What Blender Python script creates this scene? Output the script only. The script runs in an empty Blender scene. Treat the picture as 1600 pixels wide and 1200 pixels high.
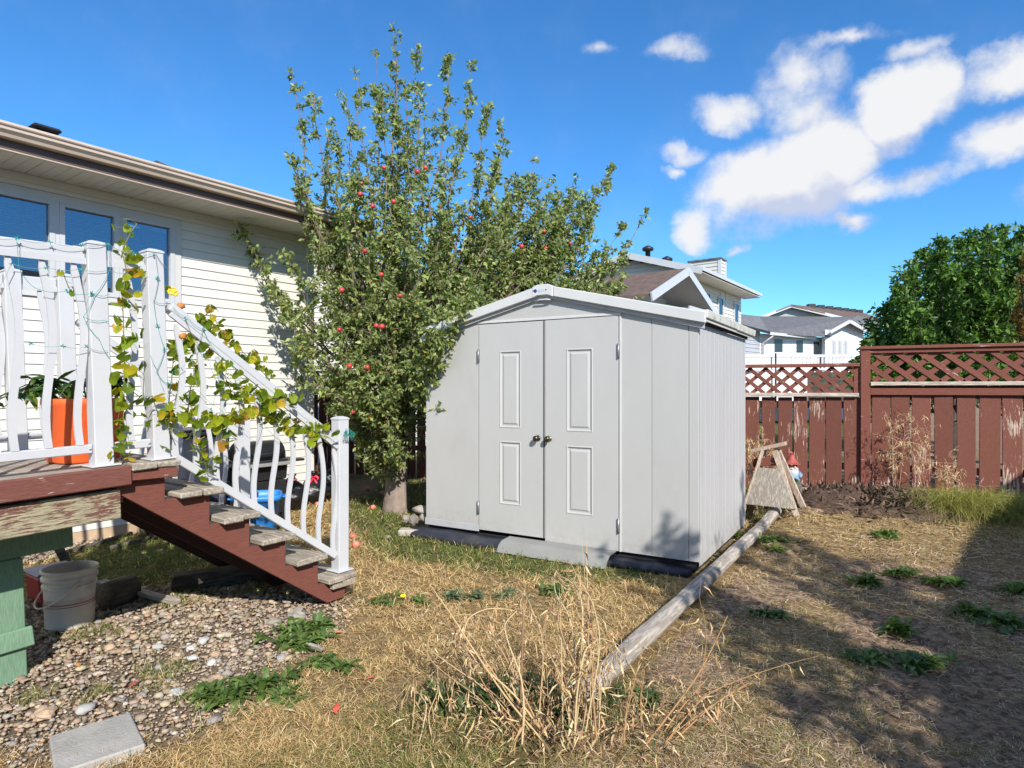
import bpy, bmesh, math, random
import numpy as np
from mathutils import Vector, Matrix, Euler, noise

random.seed(7)
RNG = np.random.default_rng(11)
R = math.radians
SC = bpy.context.scene
COL = SC.collection

# ------------------------------------------------------------------ camera
F_PX, EYE, CX, CY = 985.0, 1.5, 800.0, 608.0      # focal length in photo pixels, eye height, principal point
cam_d = bpy.data.cameras.new('camera')
cam_d.sensor_width = 36.0
cam_d.lens = 36.0 * F_PX / 1600.0
cam_d.shift_y = (CY - 600.0) / 1600.0
cam_d.clip_start = 0.05
cam_d.clip_end = 3000
cam = bpy.data.objects.new('camera', cam_d)
COL.objects.link(cam)
cam.location = (0, 0, EYE)
cam.rotation_euler = (R(90), 0, 0)
SC.camera = cam

# ------------------------------------------------------------------ light
SUN_AZ = Vector((0.326, -0.945, 0)).normalized()
SUN_EL = R(34)
SUN_DIR = Vector((SUN_AZ.x * math.cos(SUN_EL), SUN_AZ.y * math.cos(SUN_EL), math.sin(SUN_EL)))
sun_d = bpy.data.lights.new('sun', 'SUN')
sun_d.energy = 4.9
sun_d.angle = R(0.53)
sun_d.color = (1.0, 0.955, 0.88)
sun = bpy.data.objects.new('sun', sun_d)
COL.objects.link(sun)
sun.location = (20, -60, 50)
sun.rotation_euler = SUN_DIR.to_track_quat('Z', 'Y').to_euler()

SC.view_settings.view_transform = 'Standard'
SC.view_settings.look = 'None'
SC.view_settings.exposure = 0.42
SC.view_settings.gamma = 1.0
SC.view_settings.use_curve_mapping = False

world = bpy.data.worlds.new('World')
SC.world = world
world.use_nodes = True


class NT:
    """tiny node-tree writer"""
    def __init__(self, tree):
        self.t = tree
        self.n = tree.nodes
        self.l = tree.links

    def new(self, kind, **kw):
        nd = self.n.new(kind)
        for k, v in kw.items():
            if k.startswith('i_'):
                key = k[2:]
                key = int(key) if key.isdigit() else key.replace('_', ' ')
                self.put(nd.inputs[key], v)
            else:
                setattr(nd, k, v)
        return nd

    def put(self, sock, v):
        if isinstance(v, bpy.types.NodeSocket):
            self.l.new(v, sock)
        elif isinstance(v, bpy.types.Node):
            self.l.new(v.outputs[0], sock)
        else:
            if sock.type == 'RGBA' and len(v) == 3:
                v = (*v, 1)
            sock.default_value = v

    def math(self, op, a, b=0.0, c=None, clamp=False):
        nd = self.n.new('ShaderNodeMath')
        nd.operation = op
        nd.use_clamp = clamp
        self.put(nd.inputs[0], a)
        self.put(nd.inputs[1], b)
        if c is not None:
            self.put(nd.inputs[2], c)
        return nd.outputs[0]

    def vmath(self, op, a, b=None):
        nd = self.n.new('ShaderNodeVectorMath')
        nd.operation = op
        self.put(nd.inputs[0], a)
        if b is not None:
            self.put(nd.inputs[1], b)
        return nd.outputs['Value'] if op in ('DOT_PRODUCT', 'LENGTH', 'DISTANCE') else nd.outputs[0]

    def mix(self, fac, a, b, mode='MIX'):
        nd = self.n.new('ShaderNodeMix')
        nd.data_type = 'RGBA'
        nd.blend_type = mode
        nd.clamp_factor = True
        self.put(nd.inputs[0], fac)
        self.put(nd.inputs[6], a)
        self.put(nd.inputs[7], b)
        return nd.outputs[2]

    def ramp(self, fac, lo, hi, out0=0.0, out1=1.0, smooth=True):
        nd = self.n.new('ShaderNodeMapRange')
        nd.interpolation_type = 'SMOOTHSTEP' if smooth else 'LINEAR'
        for i, v in enumerate((fac, lo, hi, out0, out1)):
            self.put(nd.inputs[i], v)
        return nd.outputs[0]

    def noise(self, vec, scale, detail=4.0, rough=0.55, dist=0.0):
        nd = self.n.new('ShaderNodeTexNoise')
        self.put(nd.inputs['Vector'], vec)
        nd.inputs['Scale'].default_value = scale
        nd.inputs['Detail'].default_value = detail
        nd.inputs['Roughness'].default_value = rough
        nd.inputs['Distortion'].default_value = dist
        return nd.outputs[0]


def build_sky():
    w = NT(world.node_tree)
    w.n.clear()
    out = w.new('ShaderNodeOutputWorld')
    bg = w.new('ShaderNodeBackground')
    bg.inputs['Strength'].default_value = 0.145
    sky = w.new('ShaderNodeTexSky')
    sky.sky_type = 'NISHITA'
    sky.sun_disc = False
    sky.sun_elevation = SUN_EL
    sky.sun_rotation = math.atan2(SUN_AZ.x, SUN_AZ.y)
    sky.altitude = 650
    sky.air_density = 1.0
    sky.dust_density = 0.2
    sky.ozone_density = 3.2
    hs = w.new('ShaderNodeHueSaturation')
    hs.inputs['Saturation'].default_value = 1.15
    hs.inputs['Value'].default_value = 1.0
    w.put(hs.inputs['Color'], sky.outputs[0])
    tc = w.new('ShaderNodeTexCoord')
    d0 = tc.outputs['Generated']
    # billowing edge: the direction is pushed about by noise before the cloud masses are looked up
    wob = w.n.new('ShaderNodeTexNoise')
    w.put(wob.inputs['Vector'], d0)
    wob.inputs['Scale'].default_value = 9.0
    wob.inputs['Detail'].default_value = 7.0
    wob.inputs['Roughness'].default_value = 0.58
    off = w.vmath('SUBTRACT', wob.outputs['Color'], (0.5, 0.5, 0.5))
    sc_ = w.n.new('ShaderNodeVectorMath')
    sc_.operation = 'SCALE'
    w.put(sc_.inputs[0], off)
    sc_.inputs['Scale'].default_value = 0.10
    d = w.vmath('ADD', d0, sc_.outputs[0])
    # cloud masses: direction (from azimuth and elevation), half-width, half-height, weight
    masses = [(1218, 288, 142, 86, 1.0), (1275, 248, 98, 80, 1.0), (1165, 300, 80, 45, .95), (1325, 232, 52, 44, .7), (1405, 168, 84, 70, 1.0), (1350, 292, 90, 34, .62),
              (1440, 275, 80, 28, .5), (1140, 172, 74, 36, .5), (1275, 125, 90, 60, .5), (1255, 180, 60, 40, .45),
              (1572, 222, 92, 52, .72), (1575, 112, 84, 54, .72), (1425, 80, 60, 30, .42), (1065, 247, 42, 22, .4),
              (1050, 278, 22, 16, .42), (1092, 357, 46, 34, .62), (1325, 347, 52, 22, .55), (930, 74, 40, 22, .42),
              (1060, 70, 70, 26, .42), (1155, 382, 22, 12, .4), (1330, 60, 90, 26, .55), (1650, 300, 60, 40, .5)]
    dirs = []
    for (px, py, a, b, wt) in masses:
        v = Vector(((px - CX) / F_PX, 1.0, (CY - py) / F_PX))
        s = 1.0 / v.length
        dirs.append((v.normalized(), 1.08 * a / F_PX * s, 1.08 * b / F_PX * s, wt))
    # unseen clouds beside and behind the camera, extra ones added to whiten shadow light
    for az, el, a, b, wt in ((75, 22, .22, .12, .9), (105, 38, .25, .16, .8), (140, 20, .3, .12, .9), (178, 33, .2, .14, .7), (215, 18, .28, .12, .9), (250, 40, .22, .16, .7), (285, 20, .26, .11, .9), (20, 62, .2, .16, .7), (95, 58, .3, .2, .8), (160, 50, .3, .2, .8), (215, 52, .3, .2, .8), (280, 60, .3, .2, .8), (125, 30, .25, .14, .8), (195, 32, .25, .14, .8), (235, 28, .2, .12, .8), (60, 45, .2, .14, .7)):
        v = Vector((math.sin(R(az)) * math.cos(R(el)), math.cos(R(az)) * math.cos(R(el)), math.sin(R(el))))
        dirs.append((v, a, b, wt))
    def field(dv, items):
        total = None
        for (c, a, b, wt) in items:
            t1 = Vector((c.y, -c.x, 0)).normalized()
            t2 = t1.cross(c).normalized()
            if t2.z < 0:
                t2 = -t2
            x = w.vmath('DOT_PRODUCT', dv, tuple(t1 / a))
            y = w.vmath('DOT_PRODUCT', dv, tuple(t2 / b))
            r2 = w.math('ADD', w.math('MULTIPLY', x, x), w.math('MULTIPLY', y, y))
            front = w.math('GREATER_THAN', w.vmath('DOT_PRODUCT', dv, tuple(c)), 0.0)
            g = w.math('SUBTRACT', 1.0, w.math('POWER', r2, 0.6), clamp=True)
            g = w.math('MULTIPLY', w.math('MULTIPLY', g, wt), front)
            if total is None:
                total = g
            else:
                nd = w.n.new('ShaderNodeMath')
                nd.operation = 'SMOOTH_MAX'
                w.put(nd.inputs[0], total)
                w.put(nd.inputs[1], g)
                nd.inputs[2].default_value = 0.10
                total = nd.outputs[0]
        return total
    total = field(d, dirs)
    above = field(w.vmath('ADD', d, (-0.012, 0, 0.052)), dirs[:12])
    fine = w.noise(d0, 11.0, 8.0, 0.60)
    gate = w.ramp(total, 0.02, 0.20)
    dens = w.math('ADD', total, w.math('MULTIPLY', w.math('MULTIPLY', w.math('SUBTRACT', fine, 0.5), 1.0), gate))
    alpha = w.math('MULTIPLY', w.ramp(dens, 0.05, 0.56), 0.97)
    # sunlit heads, lilac hollows and undersides
    lump = w.noise(d0, 16.0, 4.0, 0.55)
    lit = w.math('ADD', w.math('MULTIPLY', w.math('SUBTRACT', total, above), 1.3), w.math('MULTIPLY', w.math('SUBTRACT', lump, 0.5), 1.1))
    lit = w.ramp(lit, -0.42, 0.22)
    ccol = w.mix(lit, (3.05, 3.35, 4.25, 1), (4.75, 4.75, 4.8, 1))
    blue = w.mix(1.0, hs.outputs[0], (0.55, 0.90, 1.08, 1), 'MULTIPLY')
    w.put(bg.inputs['Color'], w.mix(alpha, blue, ccol))
    w.l.new(bg.outputs[0], out.inputs[0])


build_sky()

# ------------------------------------------------------------------ helpers

def at(px, py, y):
    """the point at depth y metres that the photo shows at pixel (px, py)"""
    return Vector(((px - CX) / F_PX * y, y, EYE - (py - CY) / F_PX * y))


def sm(a, b, x):
    t = np.clip((x - a) / (b - a), 0, 1)
    return t * t * (3 - 2 * t)


def gh(x, y):
    """height of the yard: level, rising towards the back fence beyond the landscape timber"""
    x = np.asarray(x, float)
    y = np.asarray(y, float)
    tim = 0.43 + 0.638 * (y - 3.05)
    r = 0.20 * sm(5.0, 7.0, y) * sm(-0.25, 0.35, x - tim)
    r = r + 0.15 * sm(7.4, 8.6, y) * (1 - sm(-0.25, 0.35, x - tim)) * sm(-1.5, 1.0, x)
    return r * (1 - 0.6 * sm(12, 25, y))


def gz(x, y):
    return float(gh(x, y))


def ground_at(px, py):
    z = 0.0
    for _ in range(12):
        y = (EYE - z) * F_PX / (py - CY)
        z = gz((px - CX) / F_PX * y, y)
    return Vector(((px - CX) / F_PX * y, y, z))


def tag(o, label=None, cat=None, group=None, kind=None):
    if label:
        o['label'] = label
    if cat:
        o['category'] = cat
    if group:
        o['group'] = group
    if kind:
        o['kind'] = kind
    return o


def empty(name, loc=(0, 0, 0), rz=0.0, rot=None):
    o = bpy.data.objects.new(name, None)
    COL.objects.link(o)
    o.location = loc
    o.rotation_euler = rot if rot else (0, 0, rz)
    o.empty_display_size = 0.1
    return o


def thing(name, label, cat, loc=(0, 0, 0), rz=0.0, group=None, rot=None):
    return tag(empty(name, loc, rz, rot), label, cat, group)


def link(name, me, mat=None, parent=None, loc=None, rot=None):
    o = bpy.data.objects.new(name, me)
    COL.objects.link(o)
    if mat is not None and not me.materials:
        me.materials.append(mat)
    if parent is not None:
        o.parent = parent
    if loc is not None:
        o.location = loc
    if rot is not None:
        o.rotation_euler = rot
    return o


class MB:
    """collects boxes, tubes and lathes; build() links them as ONE mesh object"""
    def __init__(self):
        self.v = []
        self.f = []
        self.smooth = []

    def add(self, vs, fs, smooth=False):
        o = len(self.v)
        self.v += [tuple(p) for p in vs]
        self.f += [tuple(i + o for i in f) for f in fs]
        self.smooth += [smooth] * len(fs)
        return self

    def box(self, x0, x1, y0, y1, z0, z1, M=None, jit=0.0):
        vs = [Vector((x, y, z)) for z in (z0, z1) for y in (y0, y1) for x in (x0, x1)]
        if jit:
            vs = [v + Vector((random.uniform(-jit, jit), random.uniform(-jit, jit), random.uniform(-jit, jit))) for v in vs]
        if M is not None:
            vs = [M @ v for v in vs]
        return self.add(vs, [(0, 2, 3, 1), (4, 5, 7, 6), (0, 1, 5, 4), (2, 6, 7, 3), (0, 4, 6, 2), (1, 3, 7, 5)])

    def prism(self, poly, a0, a1, axis='x'):
        """closed polygon (counter-clockwise list of 2-D points) swept along an axis"""
        n = len(poly)
        def P(a, p):
            return {'x': (a, p[0], p[1]), 'y': (p[0], a, p[1]), 'z': (p[0], p[1], a)}[axis]
        vs = [P(a0, p) for p in poly] + [P(a1, p) for p in poly]
        fs = [(i, (i + 1) % n, n + (i + 1) % n, n + i) for i in range(n)]
        fs += [tuple(range(n - 1, -1, -1)), tuple(range(n, 2 * n))]
        return self.add(vs, fs)

    def beam(self, p, q, w, h, up=(0, 0, 1), ext=0.0):
        """rectangular bar from p to q; w across, h along 'up'"""
        p, q = Vector(p), Vector(q)
        d = (q - p).normalized()
        p, q = p - d * ext, q + d * ext
        s = d.cross(Vector(up)).normalized()
        u = s.cross(d).normalized()
        vs = []
        for c in (p, q):
            for a, b in ((-1, -1), (1, -1), (1, 1), (-1, 1)):
                vs.append(c + s * (a * w / 2) + u * (b * h / 2))
        return self.add(vs, [(0, 1, 2, 3), (7, 6, 5, 4), (0, 4, 5, 1), (1, 5, 6, 2), (2, 6, 7, 3), (3, 7, 4, 0)])

    def tube(self, pts, rad, n=8, cap=True, smooth=True):
        pts = [Vector(p) for p in pts]
        m = len(pts)
        if not hasattr(rad, '__len__'):
            rad = [rad] * m
        vs, fs = [], []
        ref = None
        for i, p in enumerate(pts):
            d = (pts[min(i + 1, m - 1)] - pts[max(i - 1, 0)])
            d = d.normalized() if d.length > 1e-9 else Vector((0, 0, 1))
            if ref is None:
                ref = d.orthogonal().normalized()
            s = (ref - d * ref.dot(d))
            s = s.normalized() if s.length > 1e-6 else d.orthogonal().normalized()
            ref = s
            u = d.cross(s)
            for k in range(n):
                a = 2 * math.pi * k / n
                vs.append(p + (s * math.cos(a) + u * math.sin(a)) * rad[i])
        for i in range(m - 1):
            for k in range(n):
                a, b = i * n + k, i * n + (k + 1) % n
                fs.append((a, b, b + n, a + n))
        if cap:
            fs.append(tuple(range(n - 1, -1, -1)))
            fs.append(tuple(range((m - 1) * n, m * n)))
        return self.add(vs, fs, smooth)

    def lathe(self, prof, n=24, c=(0, 0, 0), smooth=True, close=True, sx=1.0, sy=1.0):
        c = Vector(c)
        vs, fs = [], []
        for r, z in prof:
            for k in range(n):
                a = 2 * math.pi * k / n
                vs.append(c + Vector((r * math.cos(a) * sx, r * math.sin(a) * sy, z)))
        for i in range(len(prof) - 1):
            for k in range(n):
                a, b = i * n + k, i * n + (k + 1) % n
                fs.append((a, b, b + n, a + n))
        if close:
            fs.append(tuple(range(n - 1, -1, -1)))
            fs.append(tuple(range((len(prof) - 1) * n, len(prof) * n)))
        return self.add(vs, fs, smooth)

    def sphere(self, c, r, n=10, m=7, sc=(1, 1, 1), wob=0.0):
        c = Vector(c)
        vs, fs = [], []
        sd = random.uniform(0, 99)
        for i in range(m + 1):
            t = math.pi * i / m
            for k in range(n):
                a = 2 * math.pi * k / n
                d = Vector((math.sin(t) * math.cos(a), math.sin(t) * math.sin(a), math.cos(t)))
                rr = r * (1 + wob * noise.noise(d * 1.7 + Vector((sd, sd, 0)))) if wob else r
                vs.append(c + Vector((d.x * sc[0], d.y * sc[1], d.z * sc[2])) * rr)
        for i in range(m):
            for k in range(n):
                a, b = i * n + k, i * n + (k + 1) % n
                fs.append((a, a + n, b + n, b))
        return self.add(vs, fs, True)

    def mesh(self, name, bevel=0.0, seg=1):
        me = bpy.data.meshes.new(name)
        me.from_pydata(self.v, [], self.f)
        me.polygons.foreach_set('use_smooth', self.smooth)
        if bevel:
            bm = bmesh.new()
            bm.from_mesh(me)
            bmesh.ops.remove_doubles(bm, verts=bm.verts, dist=1e-6)
            es = [e for e in bm.edges if len(e.link_faces) == 2 and e.calc_face_angle(0) > 0.6]
            bmesh.ops.bevel(bm, geom=es, offset=bevel, segments=seg, affect='EDGES', profile=0.6)
            bm.to_mesh(me)
            bm.free()
        me.update()
        return me

    def build(self, name, mat, parent=None, bevel=0.0, loc=None, rot=None, seg=1):
        return link(name, self.mesh(name, bevel, seg), mat, parent, loc, rot)


def boxo(name, mat, parent, x0, x1, y0, y1, z0, z1, bevel=0.003, jit=0.0, M=None):
    return MB().box(x0, x1, y0, y1, z0, z1, M, jit).build(name, mat, parent, bevel)


def np_mesh(name, V, Fc, tint=None, smooth=False):
    me = bpy.data.meshes.new(name)
    V = np.ascontiguousarray(V, dtype=np.float32)
    Fc = np.ascontiguousarray(Fc, dtype=np.int32)
    k = Fc.shape[1]
    me.vertices.add(len(V))
    me.vertices.foreach_set('co', V.ravel())
    me.loops.add(Fc.size)
    me.loops.foreach_set('vertex_index', Fc.ravel())
    me.polygons.add(len(Fc))
    me.polygons.foreach_set('loop_start', np.arange(0, Fc.size, k, dtype=np.int32))
    if smooth:
        me.polygons.foreach_set('use_smooth', np.ones(len(Fc), dtype=bool))
    me.update(calc_edges=True)
    if tint is not None:
        a = me.attributes.new('tint', 'FLOAT_COLOR', 'POINT')
        c = np.ones((len(V), 4), np.float32)
        c[:, :3] = tint
        a.data.foreach_set('color', c.ravel())
    return me


def unit(a):
    return a / np.maximum(np.linalg.norm(a, axis=1, keepdims=True), 1e-9)


def leaf_arrays(P, D, L, W, fold=0.25, rng=RNG, droop=0.15):
    """N pointed leaves with a folded midrib: five vertices, four triangles each"""
    N = len(P)
    D = unit(D)
    rnd = unit(rng.normal(size=(N, 3)) + np.array([0, 0, 0.9]))
    S = unit(np.cross(D, rnd))
    U = np.cross(S, D)
    L = L[:, None]
    W = W[:, None]
    b = P
    m = P + D * L * 0.45 - U * W * fold
    l = P + D * L * 0.42 - S * W * 0.5
    r = P + D * L * 0.42 + S * W * 0.5
    t = P + D * L - U * L * droop
    V = np.stack([b, l, m, r, t], 1).reshape(-1, 3)
    o = np.arange(N)[:, None, None] * 5
    Fc = (o + np.array([[0, 2, 1], [0, 3, 2], [1, 2, 4], [2, 3, 4]])[None]).reshape(-1, 3)
    return V, Fc


def blade_arrays(P, D, L, W, bend, rng=RNG):
    """N grass blades: a quad and a tip, bent over along their length"""
    N = len(P)
    D = unit(D)
    side = unit(np.stack([-D[:, 1], D[:, 0], np.zeros(N)], 1) + rng.normal(size=(N, 3)) * 0.25)
    L = L[:, None]
    W = W[:, None]
    flat = D.copy()
    flat[:, 2] = 0
    flat = unit(flat)
    mid = P + D * L * 0.55
    tip = mid + unit(D + flat * bend[:, None] - np.array([0, 0, 1]) * bend[:, None] * 0.55) * L * 0.5
    V = np.stack([P - side * W * 0.5, P + side * W * 0.5, mid - side * W * 0.42, mid + side * W * 0.42, tip], 1).reshape(-1, 3)
    o = np.arange(N)[:, None, None] * 5
    Fc = (o + np.array([[0, 1, 3], [0, 3, 2], [2, 3, 4]])[None]).reshape(-1, 3)
    return V, Fc


def curve_pts(p0, p1, p2, n=8):
    p0, p1, p2 = Vector(p0), Vector(p1), Vector(p2)
    return [p0 * (1 - t) ** 2 + p1 * 2 * t * (1 - t) + p2 * t * t for t in [i / (n - 1) for i in range(n)]]


# ------------------------------------------------------------------ materials
def new_mat(name):
    m = bpy.data.materials.new(name)
    m.use_nodes = True
    t = NT(m.node_tree)
    t.n.clear()
    out = t.new('ShaderNodeOutputMaterial')
    bs = t.new('ShaderNodeBsdfPrincipled')
    t.l.new(bs.outputs[0], out.inputs[0])
    return m, t, bs, out


def mat(name, rgb, rough=0.6, var=0.12, scale=6.0, stretch=(1, 1, 1), bump=0.0, bscale=None, spec=0.4, metal=0.0, rand=0.0, splash=None, dirt=None, dirt_amt=0.5, dscale=2.0, coat=0.0):
    m, t, bs, out = new_mat(name)
    tc = t.new('ShaderNodeTexCoord')
    mp = t.new('ShaderNodeMapping')
    mp.inputs['Scale'].default_value = stretch
    oi = t.new('ShaderNodeObjectInfo')
    loc = t.vmath('ADD', tc.outputs['Object'], oi.outputs['Random'])
    t.put(mp.inputs['Vector'], loc)
    nz = t.noise(mp.outputs[0], scale, 6.0, 0.6)
    f = t.ramp(nz, 0.25, 0.75)
    c = t.mix(f, tuple(x * (1 - var) for x in rgb), tuple(min(1, x * (1 + var)) for x in rgb))
    if dirt is not None:
        dn = t.noise(mp.outputs[0], dscale, 7.0, 0.65)
        c = t.mix(t.math('MULTIPLY', t.ramp(dn, 0.52, 0.72), dirt_amt), c, dirt)
    if splash is not None:                               # mud thrown up from the ground
        sp_ = t.new('ShaderNodeSeparateXYZ')
        t.put(sp_.inputs[0], tc.outputs['Object'])
        k_ = t.math('MULTIPLY', t.ramp(sp_.outputs[2], splash[1], splash[0], 0.0, 1.0), t.ramp(t.noise(tc.outputs['Object'], 14.0, 6.0, 0.7), 0.38, 0.72))
        c = t.mix(t.math('MULTIPLY', k_, splash[3]), c, splash[2])
    if rand:
        hsv = t.new('ShaderNodeHueSaturation')
        t.put(hsv.inputs['Value'], t.ramp(oi.outputs['Random'], 0, 1, 1 - rand, 1 + rand, False))
        t.put(hsv.inputs['Color'], c)
        c = hsv.outputs[0]
    t.put(bs.inputs['Base Color'], c)
    bs.inputs['Roughness'].default_value = rough
    bs.inputs['Specular IOR Level'].default_value = spec
    bs.inputs['Metallic'].default_value = metal
    bs.inputs['Coat Weight'].default_value = coat
    if bump:
        b = t.new('ShaderNodeBump')
        b.inputs['Strength'].default_value = bump
        b.inputs['Distance'].default_value = 0.01
        t.put(b.inputs['Height'], t.noise(mp.outputs[0], bscale or scale * 5, 5.0, 0.6))
        t.put(bs.inputs['Normal'], b.outputs[0])
    return m


def mat_wood(name, paint, wood, bare=0.45, along='x', grain=1.0, rough=0.75, worn_z=None, rand=0.1, pscale=1.0):
    """painted board: the paint has flaked off in streaks along the grain and shows weathered wood"""
    m, t, bs, out = new_mat(name)
    tc = t.new('ShaderNodeTexCoord')
    oi = t.new('ShaderNodeObjectInfo')
    mp = t.new('ShaderNodeMapping')
    s = {'x': (1.6, 14, 14), 'y': (14, 1.6, 14), 'z': (14, 14, 1.6)}[along]
    mp.inputs['Scale'].default_value = tuple(v * grain for v in s)
    rnd = t.n.new('ShaderNodeVectorMath')
    rnd.operation = 'SCALE'
    rnd.inputs[0].default_value = (7.3, 5.1, 9.7)
    t.put(rnd.inputs['Scale'], oi.outputs['Random'])
    base = t.vmath('ADD', tc.outputs['Object'], rnd.outputs[0])
    t.put(mp.inputs['Vector'], base)
    g = t.noise(mp.outputs[0], 4.0, 6.0, 0.65, 0.4)
    g2 = t.noise(mp.outputs[0], 14.0, 4.0, 0.6)
    woodc = t.mix(t.ramp(g, 0.3, 0.72), tuple(x * 0.55 for x in wood), tuple(min(1, x * 1.25) for x in wood))
    paintc = t.mix(t.ramp(g2, 0.3, 0.7), tuple(x * 0.82 for x in paint), tuple(x * 1.12 for x in paint))
    big = t.noise(base, 2.2 * pscale, 3.0, 0.5)
    fl = t.math('ADD', t.math('MULTIPLY', g, 0.75), t.math('MULTIPLY', big, 0.55))
    if worn_z is not None:                               # paint is thinnest near the wet end of the board
        sep = t.new('ShaderNodeSeparateXYZ')
        t.put(sep.inputs[0], tc.outputs['Object'])
        fl = t.math('ADD', fl, t.ramp(sep.outputs[2], worn_z[0], worn_z[1], worn_z[2], 0.0))
    fl = t.math('ADD', fl, t.math('MULTIPLY', t.math('SUBTRACT', oi.outputs['Random'], 0.5), 0.13))
    th = 0.98 - 0.62 * bare
    mask = t.ramp(fl, th - 0.02, th + 0.03)
    c = t.mix(mask, paintc, woodc)
    hsv = t.new('ShaderNodeHueSaturation')
    t.put(hsv.inputs['Value'], t.ramp(oi.outputs['Random'], 0, 1, 1 - rand, 1 + rand, False))
    t.put(hsv.inputs['Color'], c)
    t.put(bs.inputs['Base Color'], hsv.outputs[0])
    bs.inputs['Roughness'].default_value = rough
    bs.inputs['Specular IOR Level'].default_value = 0.25
    b = t.new('ShaderNodeBump')
    b.inputs['Strength'].default_value = 0.45
    b.inputs['Distance'].default_value = 0.006
    h = t.math('SUBTRACT', t.math('MULTIPLY', g2, 0.6), t.math('MULTIPLY', mask, 0.5))
    t.put(b.inputs['Height'], h)
    t.put(bs.inputs['Normal'], b.outputs[0])
    return m


def mat_leaf(name, mult=(1, 1, 1), trans=0.35, rough=0.5, use_tint=True, cols=None, spec=0.3):
    """leaf blade: colour from the plant's own per-leaf tint (or a random pick), light passes through it"""
    m, t, bs, out = new_mat(name)
    if use_tint:
        at_ = t.new('ShaderNodeAttribute')
        at_.attribute_name = 'tint'
        c = t.mix(1.0, at_.outputs['Color'], mult, 'MULTIPLY')
    else:
        oi = t.new('ShaderNodeObjectInfo')
        cr = t.new('ShaderNodeValToRGB')
        el = cr.color_ramp.elements
        while len(el) < len(cols):
            el.new(0.5)
        for e, (p, cc) in zip(el, cols):
            e.position = p
            e.color = (*cc, 1)
        t.put(cr.inputs[0], oi.outputs['Random'])
        tc = t.new('ShaderNodeTexCoord')
        nz = t.noise(tc.outputs['Object'], 40.0, 3.0)
        c = t.mix(t.ramp(nz, 0.35, 0.7), cr.outputs[0], t.mix(1.0, cr.outputs[0], (0.72, 0.8, 0.7, 1), 'MULTIPLY'))
    t.put(bs.inputs['Base Color'], c)
    bs.inputs['Roughness'].default_value = rough
    bs.inputs['Specular IOR Level'].default_value = spec
    tr = t.new('ShaderNodeBsdfTranslucent')
    t.put(tr.inputs['Color'], t.mix(1.0, c, (1.25, 1.3, 0.6, 1), 'MULTIPLY'))
    mx = t.new('ShaderNodeMixShader')
    mx.inputs[0].default_value = trans
    t.l.new(bs.outputs[0], mx.inputs[1])
    t.l.new(tr.outputs[0], mx.inputs[2])
    t.l.new(mx.outputs[0], out.inputs[0])
    return m


M = {}
M['white_vinyl'] = mat('white_vinyl', (0.54, 0.535, 0.52), 0.45, 0.05, 3, bump=0.05, dirt=(0.5, 0.47, 0.4), dirt_amt=0.2, dscale=3)
M['rail_white'] = mat('rail_white', (0.505, 0.51, 0.525), 0.35, 0.04, 4, dirt=(0.55, 0.53, 0.48), dirt_amt=0.25, dscale=6)
M['siding'] = mat('siding', (0.66, 0.635, 0.585), 0.5, 0.05, 2, stretch=(.4, 1, 3), bump=0.06, rand=0.02, dirt=(0.5, 0.46, 0.38), dirt_amt=0.2)
M['siding_far'] = mat('siding_far', (0.64, 0.61, 0.56), 0.6, 0.05, 2)
M['siding_white'] = mat('siding_white', (0.62, 0.62, 0.62), 0.6, 0.04, 2)
M['dark_glass'] = mat('dark_glass', (0.03, 0.04, 0.045), 0.08, 0.1, 3, spec=0.6)
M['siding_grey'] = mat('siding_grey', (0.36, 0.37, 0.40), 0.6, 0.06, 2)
M['soffit'] = mat('soffit', (0.62, 0.59, 0.52), 0.55, 0.05, 3, rand=0.02)
M['gutter_tan'] = mat('gutter_tan', (0.56, 0.45, 0.36), 0.4, 0.06, 4, bump=0.03)
M['fascia_brown'] = mat('fascia_brown', (0.105, 0.068, 0.055), 0.45, 0.1, 4)
M['shingle_dark'] = mat('shingle_dark', (0.09, 0.09, 0.09), 0.9, 0.35, 22, stretch=(1, 1, 1), bump=0.5)
M['shingle_brown'] = mat('shingle_brown', (0.155, 0.105, 0.082), 0.9, 0.3, 5, bump=0.4, bscale=30, rand=0.2)
M['shingle_grey'] = mat('shingle_grey', (0.135, 0.135, 0.14), 0.9, 0.3, 5, bump=0.4, bscale=30, rand=0.2)
M['black_plastic'] = mat('black_plastic', (0.012, 0.012, 0.015), 0.42, 0.2, 8, spec=0.5)
M['navy_plastic'] = mat('navy_plastic', (0.024, 0.027, 0.042), 0.55, 0.25, 5, bump=0.12, bscale=14, dirt=(0.12, 0.11, 0.1), dirt_amt=0.35)
M['blue_plastic'] = mat('blue_plastic', (0.035, 0.22, 0.60), 0.42, 0.08, 4, dirt=(0.1, 0.2, 0.3), dirt_amt=0.25)
M['orange_plastic'] = mat('orange_plastic', (0.80, 0.13, 0.03), 0.5, 0.06, 4, dirt=(0.5, 0.15, 0.08), dirt_amt=0.2)
M['bucket_white'] = mat('bucket_white', (0.64, 0.60, 0.55), 0.5, 0.08, 6, dirt=(0.25, 0.2, 0.15), dirt_amt=0.4, dscale=7)
M['red_plastic'] = mat('red_plastic', (0.30, 0.03, 0.035), 0.5, 0.1, 5)
M['red_ribbon'] = mat('red_ribbon', (0.75, 0.05, 0.10), 0.4, 0.1, 9)
M['bag_black'] = mat('bag_black', (0.012, 0.012, 0.014), 0.28, 0.2, 10, bump=0.9, bscale=26, spec=0.6)
M['shed_white'] = mat('shed_white', (0.435, 0.432, 0.418), 0.5, splash=(.08, .42, (.34, .30, .25), .55), var=0.035, scale=2, stretch=(1, 1, 0.5), bump=0.04, bscale=60, dirt=(0.39, 0.38, 0.36), dirt_amt=0.6, dscale=2.5)
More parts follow.
